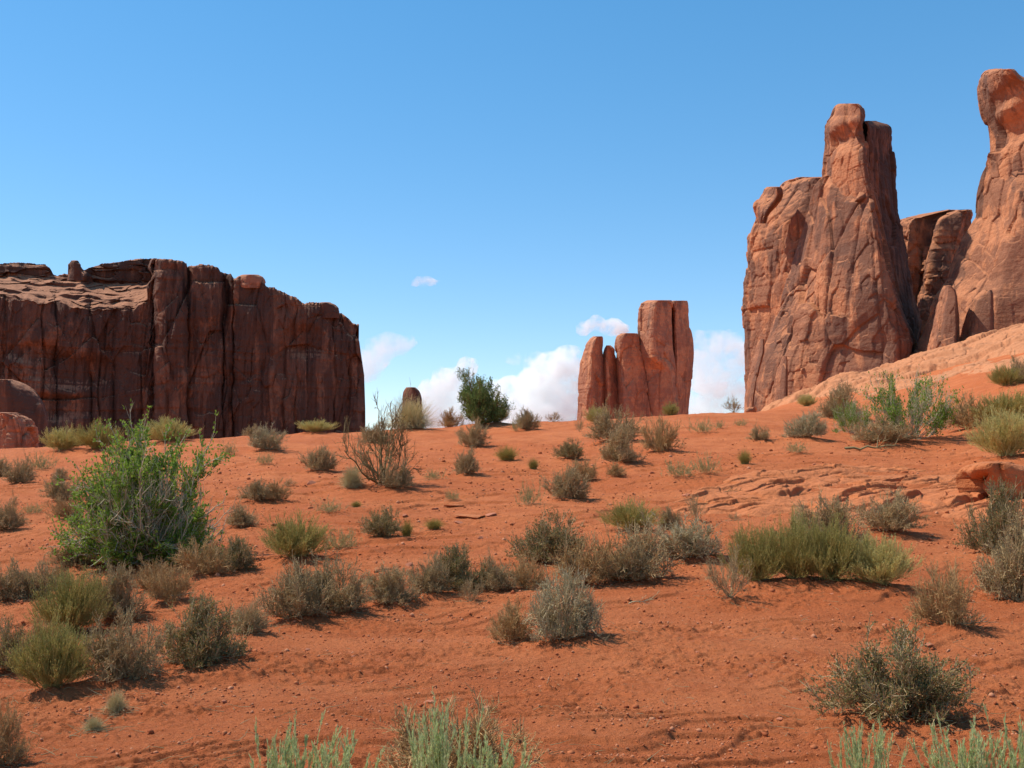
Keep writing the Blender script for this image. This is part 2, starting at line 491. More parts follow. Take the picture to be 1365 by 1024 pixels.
# ------------------------------------------------------------------ materials of the rocks
M_mesa = rock_mat("mesa_rock", (0.27, 0.117, 0.065), (0.175, 0.080, 0.049), (0.082, 0.042, 0.030), 0.58, 3.2, 0.6, 0.6, 0.05, (0.50, 0.22, 0.115), 0.45, 0.75)
M_rim = rock_mat("rim_rock", (0.50, 0.215, 0.115), (0.36, 0.15, 0.085), (0.20, 0.09, 0.055), 0.3, 1.6, 0.2, 0.6)
M_tower = rock_mat("tower_rock", (0.56, 0.222, 0.102), (0.33, 0.138, 0.074), (0.14, 0.070, 0.048), 0.53, 1.7, 0.5, 0.5)
M_shade_varnish = rock_mat("shaded_varnished_rock", (0.26, 0.105, 0.06), (0.15, 0.068, 0.045), (0.075, 0.040, 0.030), 0.6, 1.7, 0.6, 0.5)  # darker copy of the tower rock: dark streaks, plus shade painted into the colour
M_slab = rock_mat("slab_rock", (0.60, 0.25, 0.122), (0.42, 0.175, 0.098), (0.19, 0.097, 0.065), 0.30, 2.0, 0.4, 0.5)
M_slick = rock_mat("slickrock", (0.58, 0.238, 0.108), (0.52, 0.195, 0.08), (0.42, 0.145, 0.055), 0.15, 0.9, 0.1, 0.5)
M_ledge = rock_mat("ledge_rock", (0.58, 0.190, 0.070), (0.52, 0.150, 0.050), (0.44, 0.115, 0.036), 0.25, 0.5, 0.1, 0.7)
M_sand = sand_mat()

# ------------------------------------------------------------------ the long mesa
def build_mesa():
    ub = np.concatenate([np.linspace(-160, 487, 1000), np.linspace(486, 455, 24)[1:]])
    nb = 1000
    top = np.array([(-160,352),(0,352),(20,350),(40,351),(60,353),(66,358),(70,366),(76,368),(84,365),(90,366),(92,352),(99,349),(107,354),(111,361),
        (114,359),(135,352),(160,349),(185,345),(215,345),(240,348),(247,351),(250,357),(254,354),(268,353),(282,354),(290,358),(295,363),(300,364),
        (310,366),(313,372),(322,369),(337,367),(349,369),(354,376),(358,382),(380,388),(400,397),(417,405),(424,404),(433,403),(446,405),(452,411),
        (455,419),(462,420),(470,419),(474,424),(478,430),(487,434)], float)
    lip = np.array([(-160,396),(0,396),(30,402),(80,406),(110,412),(150,414),(182,410),(201,400),(204,352),(240,353),(487,438)], float)
    bench = np.array([(-160,368),(0,368),(70,371),(110,376),(150,379),(201,376),(204,350),(487,436)], float)
    s = np.concatenate([(ub[:nb] + 160) / 647, np.full(23, 1.0)])
    Yc = 345 + 45 * s; Yc[nb:] += np.linspace(3, 75, 23)
    V_t = np.interp(ub, top[:, 0], top[:, 1]); V_t[nb:] = V_t[nb - 1]
    V_t = V_t + np.where(ub > 0, 0.8 * noise2(ub / 4.0, 0 * ub) + 0.5 * noise2(ub / 1.7, 0 * ub + 5) + 2.2 * np.floor(2.5 * noise2(ub / 11.0, 0 * ub + 9)) / 2.5 * (0.35 + 0.65 * (ub > 250)), 0)
    V_l = np.maximum(np.interp(ub, lip[:, 0], lip[:, 1]), V_t + 2.0)
    lipn = (6.0 * noise2(ub / 23, 0 * ub) + 3.0 * noise2(ub / 8, 0 * ub + 2)) * (1 - sstep(195, 203, ub))
    V_b = np.clip(np.interp(ub, bench[:, 0], bench[:, 1]) + 1.2 * noise2(ub / 12, 0 * ub + 8), V_t + 1.0, V_l - 0.6)
    V_l[nb:] = V_l[nb - 1]; V_b[nb:] = V_b[nb - 1]
    Bd = 30 * (1 - sstep(201.5, 204, ub))
    nf, nbn, nc = 250, 80, 40
    tf = np.linspace(0, 1, nf)[:, None]; tb = np.linspace(0, 1, nbn + 1)[1:, None]; tcap = np.linspace(0, 1, nc + 1)[1:, None]
    v = np.concatenate([655 + (V_l + lipn - 655) * tf, V_l + lipn * (1 - tb) ** 5 + (V_b - V_l) * tb, V_b + (V_t - V_b) * tcap], 0)
    qb = 4.4 * tb + 1.1 * noise2(ub / 80, 0 * ub + 3) + 0.35 * noise2(ub / 21 + 0 * tb, 0 * ub + 5 * tb) - 0.3
    stairs = np.clip((np.floor(qb) + sstep(0.42, 1.0, qb - np.floor(qb))) / 4.2, 0, 1)
    msk = 0.25 + 0.6 * sstep(-0.25, 0.25, noise2(ub / 30 + 0 * tb, 3.0 * tb + 0 * ub))
    stairs = np.maximum.accumulate(msk * stairs + (1 - msk) * tb, 0)
    inn = np.concatenate([4.0 * tf + 1.4 * tf ** 10 + 0 * ub, 5.4 + Bd * stairs, 5.4 + Bd * stairs[-1:] + 1.2 * tcap ** 3 + 0 * ub * tcap], 0)
    # the end's outline varies with height
    ue = np.interp(v, [405, 418, 424, 432, 440, 447, 455, 470, 500, 545, 660], [470, 471, 476, 479, 475, 474, 479, 481, 485.5, 487, 488])
    ubw = ub + 7.0 * noise2(v / 13.0, 0 * v + 4.4) * np.exp(-((ub - 203) / 22.0) ** 2) + 3.0 * noise2(v / 21.0, ub / 50.0 + 0 * v) * (1 - sstep(300, 420, ub))
    uu = np.where(ub < 330, ubw, 330 + (ub - 330) * ((ue - 330) / (487 - 330)))
    Y = Yc + inn
    X, Yy, Z = at(uu, v, Y)
    # buttresses and chimneys
    wob = 5 * noise2(Z / 14 + 0 * X, 0 * Z + ub / 400) + 2 * noise2(Z / 5, 0 * Z + ub / 300)
    uw = uu + wob
    edges = [-160, -95, -40, 8, 74, 122, 150, 205, 249, 296, 311, 379, 395, 446, 463, 520]
    out = np.zeros_like(X)
    amps = [2.5, 3, 2, 3, 3.5, 1.2, 3, 4, 3.2, 3.0, 3.6, 2.2, 3, 1.6, 2.5]
    offs = [0, 1, -1, 1, 0, -1, 0, 4.0, 1.0, -2.5, 1.5, 0, 1.0, -1.0, -1]
    gro = noise2(uu / 60.0 + 11, v / 70.0)
    for k in range(len(edges) - 1):
        tau = np.clip((uw - edges[k]) / (edges[k + 1] - edges[k]), 0, 1)
        ins = (uw >= edges[k]) & (uw < edges[k + 1])
        out += np.where(ins, amps[k] * (0.25 + 0.9 * sstep(-0.35, 0.35, gro)) * (-np.abs(2 * tau - 1) ** 4.5) + offs[k], 0)
    face = np.concatenate([np.ones(nf), np.linspace(1, 0.0, nbn) ** 3, np.full(nc, 0.2)])[:, None]
    face = np.where(ub[None, :] > 207, 1.0, face)
    out = out * face
    rel = rock_relief(X, Yy * 0.4, Z, 12, 2.3, 0.9, 0.8, 0.9) + rock_relief(X + 300, Yy * 0.4, Z, 4.0, 0.6, 0.5, 0.3, 0.6)
    fl = 1.1 * noise3(X / 2.2, Yy * .02, Z / 26) + 0.7 * noise3(X / 0.9, Yy * .02, Z / 16)           # fluting
    out = out + (rel + fl) * np.where(face > 0.9, 1.0, 0.12)
    # bedded ledges of the lit bench
    sl = slice(nf, nf + nbn)
    out[sl] += 1.1 * blocks(X[sl], Yy[sl] * 0.4, Z[sl], 9, 3.0, 0.9, 0.3) * (Bd / 30)
    sc_ = slice(nf + nbn, None)
    out[sc_] += 1.6 * blocks(X[sc_], Yy[sc_] * 0.4, Z[sc_], 9, 2.4, 1.2, 0.25) * (1 - sstep(201, 206, ub))
    # alcoves
    for (au, av, ru, rv_, dep) in ((100, 495, 60, 22, 3.5), (45, 470, 35, 14, 2.5), (405, 455, 26, 22, 3.0), (345, 480, 10, 45, 2.0), (60, 545, 60, 16, 3), (300, 400, 7, 45, 4), (249, 380, 5, 40, 4)):
        out -= dep * np.exp(-(((uu - au) / ru) ** 2 + ((v - av) / rv_) ** 2) ** 2)
    Yd = Y - out
    lat = uu
    X, Yy, Z = at(lat, v, Yd)
    # top and back
    P = np.stack([X, Yy, Z], -1)
    last = P[-1]
    tops = [last + np.stack([0.4 * k * last[:, 0] / last[:, 1] * 8, np.full(len(ub), 8.0 * k * 0.4), np.full(len(ub), -0.35 * k)], -1) for k in (0.5, 1, 2, 4, 8)]
    tops = np.array(tops)
    tops[:, nb:] = last[nb:] + (tops[:, nb - 1:nb] - last[nb - 1]) * 0.3
    back = tops[-1].copy(); back[:, 2] = -8; back[:, 1] += 15
    P = np.concatenate([P, tops, back[None]], 0)
    base = np.array([-110.0, 380.0, -7.0])
    me = new_mesh("mesa", P.reshape(-1, 3) - base, [grid_faces(P.shape[0], P.shape[1])], M_mesa)
    o = link("mesa", me, None, base)
    tag(o, "long flat-topped red cliff in shadow with a sunlit ledge along its upper edge", "cliff")
    return o
build_mesa()

# capstones that sit on the mesa rim
FOOT_R = [(-1,0.2),(-0.75,-0.5),(-0.1,-1),(0.7,-0.6),(1,0.1),(0.7,0.7),(0,1),(-0.7,0.8)]
FOOT_W = [(-1,0.45),(-0.3,-0.3),(0.25,-0.9),(0.55,-1),(1,-0.1),(0.95,0.7),(0.2,1),(-0.8,0.9)]
tag(pillar("capstone", [(366.5,322,344),(369,316,350),(373,313,353),(377,314,354),(380,312,352),(384,316,350)], 388, 5, FOOT_R, M_rim, 120, 40, 3, 0.3, dome=0.05, corner=0.03),
    "flat pale capstone lying on the dark cliff rim halfway down its slope", "rock", "capstones on the cliff rim")
tag(pillar("capstone", [(348,95,104),(352,92.5,107),(358,93,109),(366,92,110),(374,90,112)], 369, 4, FOOT_R, M_mesa, 90, 50, 3, 0.5, dome=0.2, corner=0.03),
    "small square rock knob standing alone on the sunlit part of the cliff top", "rock", "capstones on the cliff rim")
tag(pillar("capstone", [(403.5,427,440),(406,421,447),(411,419,452),(416,420,453),(424,418,452)], 394, 4, FOOT_R, M_mesa, 90, 50, 3, 0.45, dome=0.1, corner=0.03),
    "low stack of layered rock perched on the cliff rim near its end", "rock", "capstones on the cliff rim")

# rounded fin and cracked outcrop before the mesa
o = pillar("sandstone_fin", [(506,-8,14),(509,-35,26),(513,-55,35),(520,-65,45),(528,-70,52),(540,-75,59),(555,-80,63),(575,-85,66),(600,-88,69),(650,-90,72)],
       215, 9, [(-1,0.4),(-0.8,-0.8),(0.4,-1),(0.95,-0.5),(1,0.1),(0.5,0.8),(-0.5,1)], M_mesa, 260, 130, 4, 0.45, dome=0.02, corner=0.02)
tag(o, "shadowed rounded rock fin with a sunlit rim standing in front of the long cliff", "rock")
o = pillar("cracked_outcrop", [(551,-30,20),(555,-34,31),(562,-38,40),(570,-40,46),(585,-42,48),(600,-44,49),(640,-46,52)],
       150, 4.5, FOOT_W, M_rim, 320, 170, 1.9, 0.75, crack=0.8, bed=0.4, flake=1.0, dome=0.05, corner=0.02)
tag(o, "small sunlit outcrop broken by dark cracks at the foot of the rounded fin", "rock")

# the far butte
o = pillar("butte", [(516.5,542,553),(519,539,557),(524,537,560),(531,536,562),(538,537,562.5),(544,536.5,563),(552,536,563.5),(575,536,564),(640,535,565)],
       900, 8, FOOT_W, M_mesa, 160, 120, 6, 0.9, dome=0.05, corner=0.02)
tag(o, "tiny dark butte on the skyline behind the straw coloured bush", "butte")

# ------------------------------------------------------------------ the group of five upright slabs
YG = 250
def slabfoot(r, lb=0.15, rb=0.1):
    return [(-1, lb), (r - 0.12, -0.92), (r + 0.08, -1), (1, rb), (0.9, 0.8), (0, 1), (-0.9, 0.9)]
root = empty("slab_rocks", at(848, 600, YG))
tag(root, "group of five upright red slabs standing close together on the hill crest", "rocks")
pillar("rock_slab", [(448.5,791,802),(451,786,803.5),(458,781,803.5),(470,776.5,803.5),(485,773,804),(500,771,805),(530,769.5,805.5),(560,768,806),(620,766,808)],
       YG - 1, 4.2, slabfoot(-0.05), M_slab, 320, 220, 3.6, 0.5, 0.5, 0.6, 0.8, corner=0.004, parent=root, dome=0.02)
pillar("rock_slab", [(460.5,808,813),(464,805.5,818),(470,803.5,820),(478,803,822.5),(500,803.5,823.5),(550,804,830),(620,804,832)],
       YG + 1, 3.6, slabfoot(-0.35), M_slab, 260, 200, 3.6, 0.4, 0.5, 0.6, 0.8, corner=0.004, parent=root, dome=0.04)
pillar("rock_slab", [(444.5,829,848),(447,824,851),(452,821,852),(462,819.5,853),(480,820.5,857),(505,822,861),(530,823,864),(560,823,870),(620,823,872)],
       YG, 4.6, slabfoot(-0.45, 0.3, -0.55), M_slab, 320, 220, 3.6, 0.5, 0.5, 0.7, 0.8, corner=0.004, parent=root, dome=0.02)
pillar("rock_slab", [(400.5,863,893),(403.5,856,895.5),(412,852.5,896),(440,850,896.5),(465,850,897),(485,852,900),(505,855,901),(530,859,903),(550,862,905),(620,864,906)],
       YG - 1, 5.6, [(0, [(-1,0.1),(-0.22,-0.92),(-0.05,-1),(1,-0.25),(0.9,0.8),(0,1),(-0.9,0.9)]),
                     (0.35, [(-1,0.1),(-0.22,-0.92),(-0.05,-1),(1,-0.45),(0.9,0.8),(0,1),(-0.9,0.9)]),
                     (0.42, [(-1,0.1),(-0.55,-0.25),(0.72,-0.95),(1,-0.5),(0.9,0.8),(0,1),(-0.9,0.9)]),
                     (1, [(-1,0.1),(-0.5,-0.45),(0.75,-1.3),(1,-0.75),(0.9,0.8),(0,1),(-0.9,0.9)])], M_slab, 360, 260, 4.0, 0.5, 0.5, 0.7, 0.8, corner=0.004, parent=root, dome=0.02)
pillar("rock_slab", [(401,895,915.5),(403,894,917),(415,893.5,918),(440,893.5,920),(452,893.5,923),(470,893.5,924.3),(490,893.5,923.5),(520,892,921.5),(550,892,918.5),(620,892,918)],
       YG + 3.4, 5.0, [(-1,0.1),(-0.62,-0.9),(-0.4,-1),(1,0.05),(0.9,0.8),(0,1),(-0.9,0.9)], M_slab, 280, 240, 4.0, 0.42, 0.5, 0.6, 0.8, corner=0.004, parent=root, dome=0.02)

# ------------------------------------------------------------------ the big towers
root = empty("rock_tower", at(1100, 600, 124))
tag(root, "tall red rock tower with a rounded head and a deep shadowed side", "rock tower")
FT = [(-1,0.55),(-0.45,-0.2),(0.3,-0.72),(0.74,-1),(0.9,-0.96),(1,-0.3),(0.95,0.7),(0.2,1),(-0.85,1)]
pillar("face", [(236,1098,1159),(250,1086,1163),(265,1082,1167),(290,1077,1171),(320,1068,1179),(353,1057,1184),(402,1040,1194),(440,1025,1209),(458,1016,1217),
                (480,1006,1213),(510,998,1206),(545,992,1198),(610,985,1192)], 124, 10.5, FT, M_tower, 640, 440, 4.2, 0.62, 0.9, 0.12, 0.9, corner=0.004, parent=root, dome=0.12, Dk=((0, 0.22), (0.04, 0.42), (0.09, 0.62), (0.16, 0.74), (0.4, 0.9), (1, 1)))
pillar("head", [(138.5,1119,1143),(140,1115,1147),(145,1111.5,1150.5),(154,1109,1152),(160,1104,1151),(168,1099.5,1150),(176,1098,1151),(184,1099,1154),
                (192,1100.5,1156),(212,1098,1157),(240,1096,1161),(275,1092,1169),(320,1090,1176)], 124, 6.0, FT, M_tower, 380, 260, 2.8, 0.36, 0.5, 0.7, 0.8, corner=0.014, parent=root, dome=0.03,
       dent=((1128,174,1.0,0.8),(1141,186,1.2,0.7)))
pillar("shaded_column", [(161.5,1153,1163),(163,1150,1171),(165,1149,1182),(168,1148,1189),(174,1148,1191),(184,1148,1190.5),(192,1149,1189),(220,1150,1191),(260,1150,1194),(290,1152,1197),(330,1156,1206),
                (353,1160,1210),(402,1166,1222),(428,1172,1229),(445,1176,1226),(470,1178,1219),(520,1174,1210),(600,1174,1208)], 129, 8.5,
       [(-1,-0.2),(-0.6,-0.95),(-0.4,-1),(0.1,-0.45),(1,0.3),(0.8,0.9),(0,1),(-0.9,0.9)], M_shade_varnish, 360, 330, 3.0, 0.5, 0.9, 0.5, 0.8, corner=0.008, parent=root, dome=0.04)
pillar("side_wall", [(237,1064,1100),(239,1052,1110),(244,1044,1116),(250,1040,1122),(262,1030,1126),(275,1020,1128),(288,1010,1128),(300,1003,1128),(318,997,1128),(335,995,1128),(370,993.5,1126),
                (420,992,1122),(480,991,1116),(545,990,1110),(610,988,1108)], 138, 9.0, [(-1,0.5),(-0.9,0.1),(-0.1,-0.65),(0.9,-1),(1,-0.5),(0.9,0.8),(0,1),(-0.9,0.95)], M_tower,
       480, 340, 3.8, 0.6, 0.9, 0.5, 0.95, corner=0.008, parent=root, dome=0.04)
pillar("overhanging_boulder", [(249.5,1022,1040),(252,1018,1043),(259,1015,1044),(265,1011,1042),(270,1006,1039),(276,1003,1034),(283,1004.5,1027),(290,1008,1022),(298,1010,1020)],
       131, 3.0, FOOT_W, M_tower, 160, 80, 1.6, 0.3, parent=root, dome=0.06, corner=0.02)
pillar("flake", [(475,1043.5,1048),(480,1041,1049.5),(490,1037,1050),(505,1032.5,1050),(520,1029.5,1050),(535,1027,1050),(560,1025,1050)], 111.5, 1.8,
       [(-1,0.6),(0.5,-0.9),(0.8,-1),(1,0.5),(0,1)], M_tower, 140, 110, 2.0, 0.2, parent=root, dome=0.1)
pillar("flake", [(452,1012,1018),(458,1009,1018.5),(470,1006,1018),(490,1000,1013),(510,996,1009),(530,993,1005),(560,992,1003)], 117.5, 1.8,
       [(-1,0.6),(0.5,-0.9),(0.8,-1),(1,0.5),(0,1)], M_tower, 140, 110, 2.0, 0.2, parent=root, dome=0.1)

o = pillar("rock_fin", [(280,1262,1290),(283,1240,1293),(287,1222,1294),(292,1203,1293),(300,1198,1292),(320,1196,1288),(360,1194,1276),(400,1192,1264),(440,1190,1250),(520,1190,1245)],
       147, 7, [(-1,0.5),(-0.7,-0.5),(-0.1,-0.35),(0.1,-0.9),(0.75,-1),(1,-0.2),(0.9,0.8),(0,1),(-0.9,0.9)], M_tower, 320, 240, 4.0, 1.0, 1.0, 0.5, 1.0, corner=0.008, dome=0.02)
tag(o, "low broken rock fin seen through the gap between the two red towers", "rock")

root = empty("rock_tower", at(1330, 560, 113))
tag(root, "tall red rock tower with a knobby head, cut off by the photo's edge", "rock tower")
pillar("face", [(205,1315,1420),(225,1312,1425),(240,1306,1428),(258,1301,1432),(290,1296,1440),(322,1276,1450),(345,1266,1455),(372,1257,1460),(397,1239,1465),(425,1231,1470),(450,1222,1475),
                (475,1209,1480),(510,1200,1490),(560,1190,1500)], 113, 10, [(-1,0.55),(-0.7,0.0),(-0.2,-0.6),(0.6,-1),(0.95,-0.8),(1,0.3),(0.7,0.9),(0,1),(-0.85,1)], M_tower,
       600, 400, 4.8, 0.5, 0.7, 0.12, 0.75, corner=0.005, parent=root, dome=0.1, Dk=((0, 0.2), (0.06, 0.45), (0.14, 0.66), (0.25, 0.8), (1, 1)))
pillar("head", [(92.5,1319,1349),(94,1313,1353),(100,1307,1358),(108,1303,1372),(120,1302,1386),(132,1303,1396),(145,1305,1402),(155,1308,1405),(165,1312,1408),(178,1315,1410),(200,1316,1412),(235,1312,1415),(270,1308,1420)],
       113, 6.0, FT, M_tower, 400, 300, 3.4, 0.42, 0.4, 0.7, 0.7, corner=0.016, parent=root, dome=0.02, dent=((1360,165,1.6,1.0),(1345,122,1.0,0.5)))
pillar("flake", [(381,1260,1268),(386,1257,1274),(396,1254,1277),(410,1250,1278),(430,1245,1279),(455,1238,1280),(490,1230,1280)], 105, 2.2,
       [(-1,0.6),(-0.2,-0.5),(0.7,-1),(1,0.2),(0,1)], M_tower, 160, 120, 2.2, 0.3, parent=root, dome=0.1)
pillar("flake", [(387,1312,1320),(391,1304,1322),(400,1296,1323),(415,1290,1323.5),(440,1282,1324),(460,1276,1323),(490,1270,1322)], 104.5, 2.4,
       [(-1,0.6),(-0.2,-0.5),(0.85,-1),(1,0.2),(0,1)], M_tower, 160, 120, 2.2, 0.3, parent=root, dome=0.1)

# ------------------------------------------------------------------ slickrock sheets
def sheet(name, us, r0, r1, hfun, mat, nu, nr):
    u = np.linspace(us[0][0], us[-1][0], nu)
    a = np.interp(u, [q[0] for q in us], [q[1] for q in us]); b = np.interp(u, [q[0] for q in us], [q[2] for q in us])
    a = gsmooth(a, nu / 60); b = gsmooth(b, nu / 60)
    t = np.linspace(0, 1, nr)[:, None]
    r = a + (b - a) * t
    th = np.arctan((u - 682.5) / F)
    x = r * np.sin(th); y = r * np.cos(th)
    edge = np.minimum(np.minimum(t, 1 - t) / 0.5, np.minimum(u - u[0], u[-1] - u) / (0.5 * (u[-1] - u[0])) * 3.0 + 0 * t)
    z = land(x, y) + hfun(x, y, np.clip(edge, 0, 1), t)
    bx = np.array([x.mean(), y.mean(), z.min()])
    P = np.stack([x, y, z], -1).reshape(-1, 3)
    # a closed body: the same outline 0.6 m lower
    Q = P.copy(); Q[:, 2] -= 0.8
    q = grid_faces(nr, nu)
    rim = np.concatenate([np.arange(nu), np.arange(1, nr) * nu + nu - 1, (nr - 1) * nu + np.arange(nu - 2, -1, -1), np.arange(nr - 2, 0, -1) * nu])
    off = len(P); rn = np.roll(rim, -1)
    side = np.stack([rn, rim, rim + off, rn + off], 1)
    me = new_mesh(name, np.concatenate([P, Q]) - bx, [q, q[:, ::-1] + off, side], mat)
    return link(name, me, None, bx)

def ledge_h(x, y, e, t):
    m = sstep(0.05, 0.60, e + 0.30 * noise2(x / 1.6, y / 1.6) + 0.15 * noise2(x / 0.6, y / 0.6))
    q = (0.95 * y - 0.45 * x) / 1.15 + 0.9 * noise2(x / 3.6, y / 3.6) + 0.16 * noise2(x / 0.8, y / 0.8)
    saw = q - np.floor(q)
    q2 = (0.9 * y - 0.62 * x) / 0.42 + 1.6 * noise2(x / 1.9 + 5, y / 1.9); s2 = q2 - np.floor(q2)
    h = 0.15 * m - 0.10
    a1 = sstep(-0.15, 0.3, noise2(x / 2.0 + 60, y / 1.4)); a2 = sstep(-0.1, 0.35, noise2(x / 1.5 + 20, y / 1.1 + 9))
    h = h + m * (0.115 * a1 * (sstep(0, 0.04, saw) - saw) + 0.06 * a2 * (sstep(0, 0.07, s2) - s2))
    h = h + m * (0.03 * noise2(x / 0.7, y / 0.7) + 0.05 * blocks(x, y * 1.0, 0 * x, 0.9, 0.9, 0.5, 0.35) + 0.015 * noise2(x / 0.24, y / 0.24) + 0.009 * noise2(x / 0.09, y / 0.09))
    return h
o = sheet("slickrock_ledge", [(868,20.0,21.4),(910,19.0,22.6),(960,18.6,24.5),(1010,17.6,27.0),(1100,16.8,28.0),(1200,16.6,27.5),(1300,15.8,27.0),(1400,15.5,26.5),(1520,16,25)], 0, 0, ledge_h, M_ledge, 760, 560)
tag(o, "low pale slickrock ledge with thin overlapping layers crossing the slope", "rock ledge")

def apron_h(x, y, e, t):
    m = sstep(0.0, 0.5, e + 0.12 * noise2(x / 6, y / 6))
    q = (x * 0.55 + y * 0.5) / 9 + 0.8 * noise2(x / 12, y / 12)
    h = 0.75 * m - 0.6 + m * (0.75 * (np.abs(np.sin(q * 2.2)) ** 0.8 - 0.6) + 0.5 * noise2(x / 8, y / 8) + 0.16 * noise2(x / 2.6, y / 2.6))
    h = h + m * (0.22 * blocks(x, y, 0 * x, 3.2, 3.2, 0.6, 0.5) + 0.10 * blocks(x + 40, y, 0 * x, 1.1, 1.1, 0.6, 0.5) + 0.08 * noise2(x / 0.9, y / 0.9) + 0.05 * noise2(x / 0.35, y / 0.35))
    q3 = (x * 0.30 + y * 0.9) / 5.5 + 0.5 * noise2(x / 9 + 3, y / 9); s3 = q3 - np.floor(q3)
    h = h + m * 0.5 * sstep(-0.2, 0.3, noise2(x / 9 + 30, y / 7)) * (sstep(0, 0.06, s3) - s3)
    return h
o = sheet("slickrock_apron", [(975,112,126),(1020,100,125),(1060,86,124),(1120,72,122),(1180,66,120),(1240,63,118),(1300,60,118),(1365,56,118),(1480,54,118),(1600,54,112)], 0, 0, apron_h, M_slick, 520, 380)
tag(o, "smooth pale slickrock slope with sweeping hollows at the foot of the towers", "rock slope")

# ------------------------------------------------------------------ plants: geometry
def nrm(a): return a / (np.linalg.norm(a, axis=-1, keepdims=True) + 1e-9)

class Bush:
    """collects twigs (batches of polylines with radii) and leaves; all built with numpy"""
    def __init__(s, seed):
        s.r = np.random.default_rng(seed); s.tw = []; s.lf = []
    def tubes(s, P, R, sides=3):
        s.tw.append((P, R, sides))
    def mains(s, n, length, lo, hi, rad, k=5, base=0.04, curve=0.15, up=0.25, az=None, wander=0.05, lr=(0.7, 1.05)):
        r = s.r
        a = r.uniform(0, 2 * pi, n) if az is None else az(n)
        el = np.arcsin(r.uniform(sin(lo), sin(hi), n))
        d = np.stack([np.cos(a) * np.cos(el), np.sin(a) * np.cos(el), np.sin(el)], 1)
        L = length * r.uniform(*lr, n)
        return s.grow(np.stack([r.normal(0, base, n), r.normal(0, base, n), np.zeros(n)], 1), d, L, rad, k, up * curve * 4, wander)
    def grow(s, p0, d, L, rad, k, up, wander, taper=0.35):
        r = s.r; n = len(p0)
        t = np.linspace(0, 1, k)
        P = p0[:, None, :] + d[:, None, :] * (L[:, None] * t)[:, :, None]
        P[:, :, 2] += up * (L[:, None] * t ** 2) * 0.6
        w = np.cumsum(r.normal(0, 1, (n, k, 3)), 1); w -= w[:, :1]
        P = P + w * (wander * L)[:, None, None]
        R = np.broadcast_to(np.asarray(rad)[..., None] * (1 - (1 - taper) * t), (n, k)).copy()
        s.tubes(P, R); return P
    def side(s, P, per, length, rad, spread=(0.5, 0.9), t0=0.3, t1=1.0, k=3, up=0.1, wander=0.05):
        r = s.r; n, K = P.shape[:2]
        i = np.repeat(np.arange(n), per); m = len(i)
        t = r.uniform(t0, t1, m) * (K - 1); j = np.minimum(t.astype(int), K - 2); f = (t - j)[:, None]
        p = P[i, j] * (1 - f) + P[i, j + 1] * f
        tg = nrm(P[i, j + 1] - P[i, j]); q = r.normal(size=(m, 3)); q = nrm(q - tg * (q * tg).sum(1)[:, None])
        sp = r.uniform(*spread, m)[:, None]
        d = nrm(tg * np.cos(sp) + q * np.sin(sp) + np.array([0, 0, up]))
        d[:, 2] = np.where(p[:, 2] < 0.06, np.abs(d[:, 2]), d[:, 2])
        return s.grow(p, d, length * r.uniform(0.5, 1.15, m), rad, k, up * 0.5, wander)
    def leaves(s, P, per, length, width, t0=0.2, t1=1.0, spread=0.9, up=0.3, jit=0.0, keep=None):
        r = s.r; n, K = P.shape[:2]
        i = np.repeat(np.arange(n), per); m = len(i)
        t = r.uniform(t0, t1, m) * (K - 1); j = np.minimum(t.astype(int), K - 2); f = (t - j)[:, None]
        p = P[i, j] * (1 - f) + P[i, j + 1] * f + r.normal(0, 1, (m, 3)) * jit
        if keep is not None:
            g = keep(p, r); p = p[g]; i = i[g]; j = j[g]; m = len(p)
        tg = nrm(P[i, j + 1] - P[i, j])
        d = nrm(tg + spread * r.normal(size=(m, 3)) + np.array([0, 0, up]))
        w = nrm(np.cross(d, r.normal(size=(m, 3))))
        l = (length * r.uniform(0.6, 1.3, m))[:, None]; h = (width * r.uniform(0.7, 1.2, m))[:, None]
        s.lf.append(np.stack([p, p + d * l * 0.5 + w * h * 0.5, p + d * l, p + d * l * 0.5 - w * h * 0.5], 1))
    def fit(s, wp=98.5, hp=99.3):
        """scale to one unit wide and one unit tall"""
        pts = np.concatenate([P.reshape(-1, 3) for P, _, _ in s.tw] + [L.reshape(-1, 3) for L in s.lf])
        wd = np.percentile(np.abs(pts[:, :2]), wp) * 2; ht = np.percentile(pts[:, 2], hp)
        sc = np.array([1 / wd, 1 / wd, 1 / ht])
        s.tw = [(P * sc, R / wd, k) for P, R, k in s.tw]; s.lf = [L * sc for L in s.lf]
        return s
    def stem_mesh(s, name, mat):
        VV, FF, off = [], [], 0
        for P, R, sides in s.tw:
            n, k = P.shape[:2]
            tg = nrm(P[:, -1] - P[:, 0]); a = nrm(np.cross(tg, s.r.normal(size=(n, 3)))); b = np.cross(tg, a)
            ang = np.arange(sides) * 2 * pi / sides
            ring = a[:, None, None, :] * np.cos(ang)[None, None, :, None] + b[:, None, None, :] * np.sin(ang)[None, None, :, None]
            V = P[:, :, None, :] + ring * R[:, :, None, None]
            i = np.arange(n)[:, None, None] * k * sides; q = np.arange(k - 1)[None, :, None] * sides; j = np.arange(sides)[None, None, :]
            j2 = (j + 1) % sides
            f = np.stack([i + q + j, i + q + j2, i + q + sides + j2, i + q + sides + j], -1).reshape(-1, 4) + off
            VV.append(V.reshape(-1, 3)); FF.append(f); off += n * k * sides
        return new_mesh(name, np.concatenate(VV), FF, mat)
    def leaf_mesh(s, name, mat):
        L = np.concatenate(s.lf); n = len(L)
        return new_mesh(name, L.reshape(-1, 3), [np.arange(4 * n).reshape(n, 4)], mat, smooth=False)

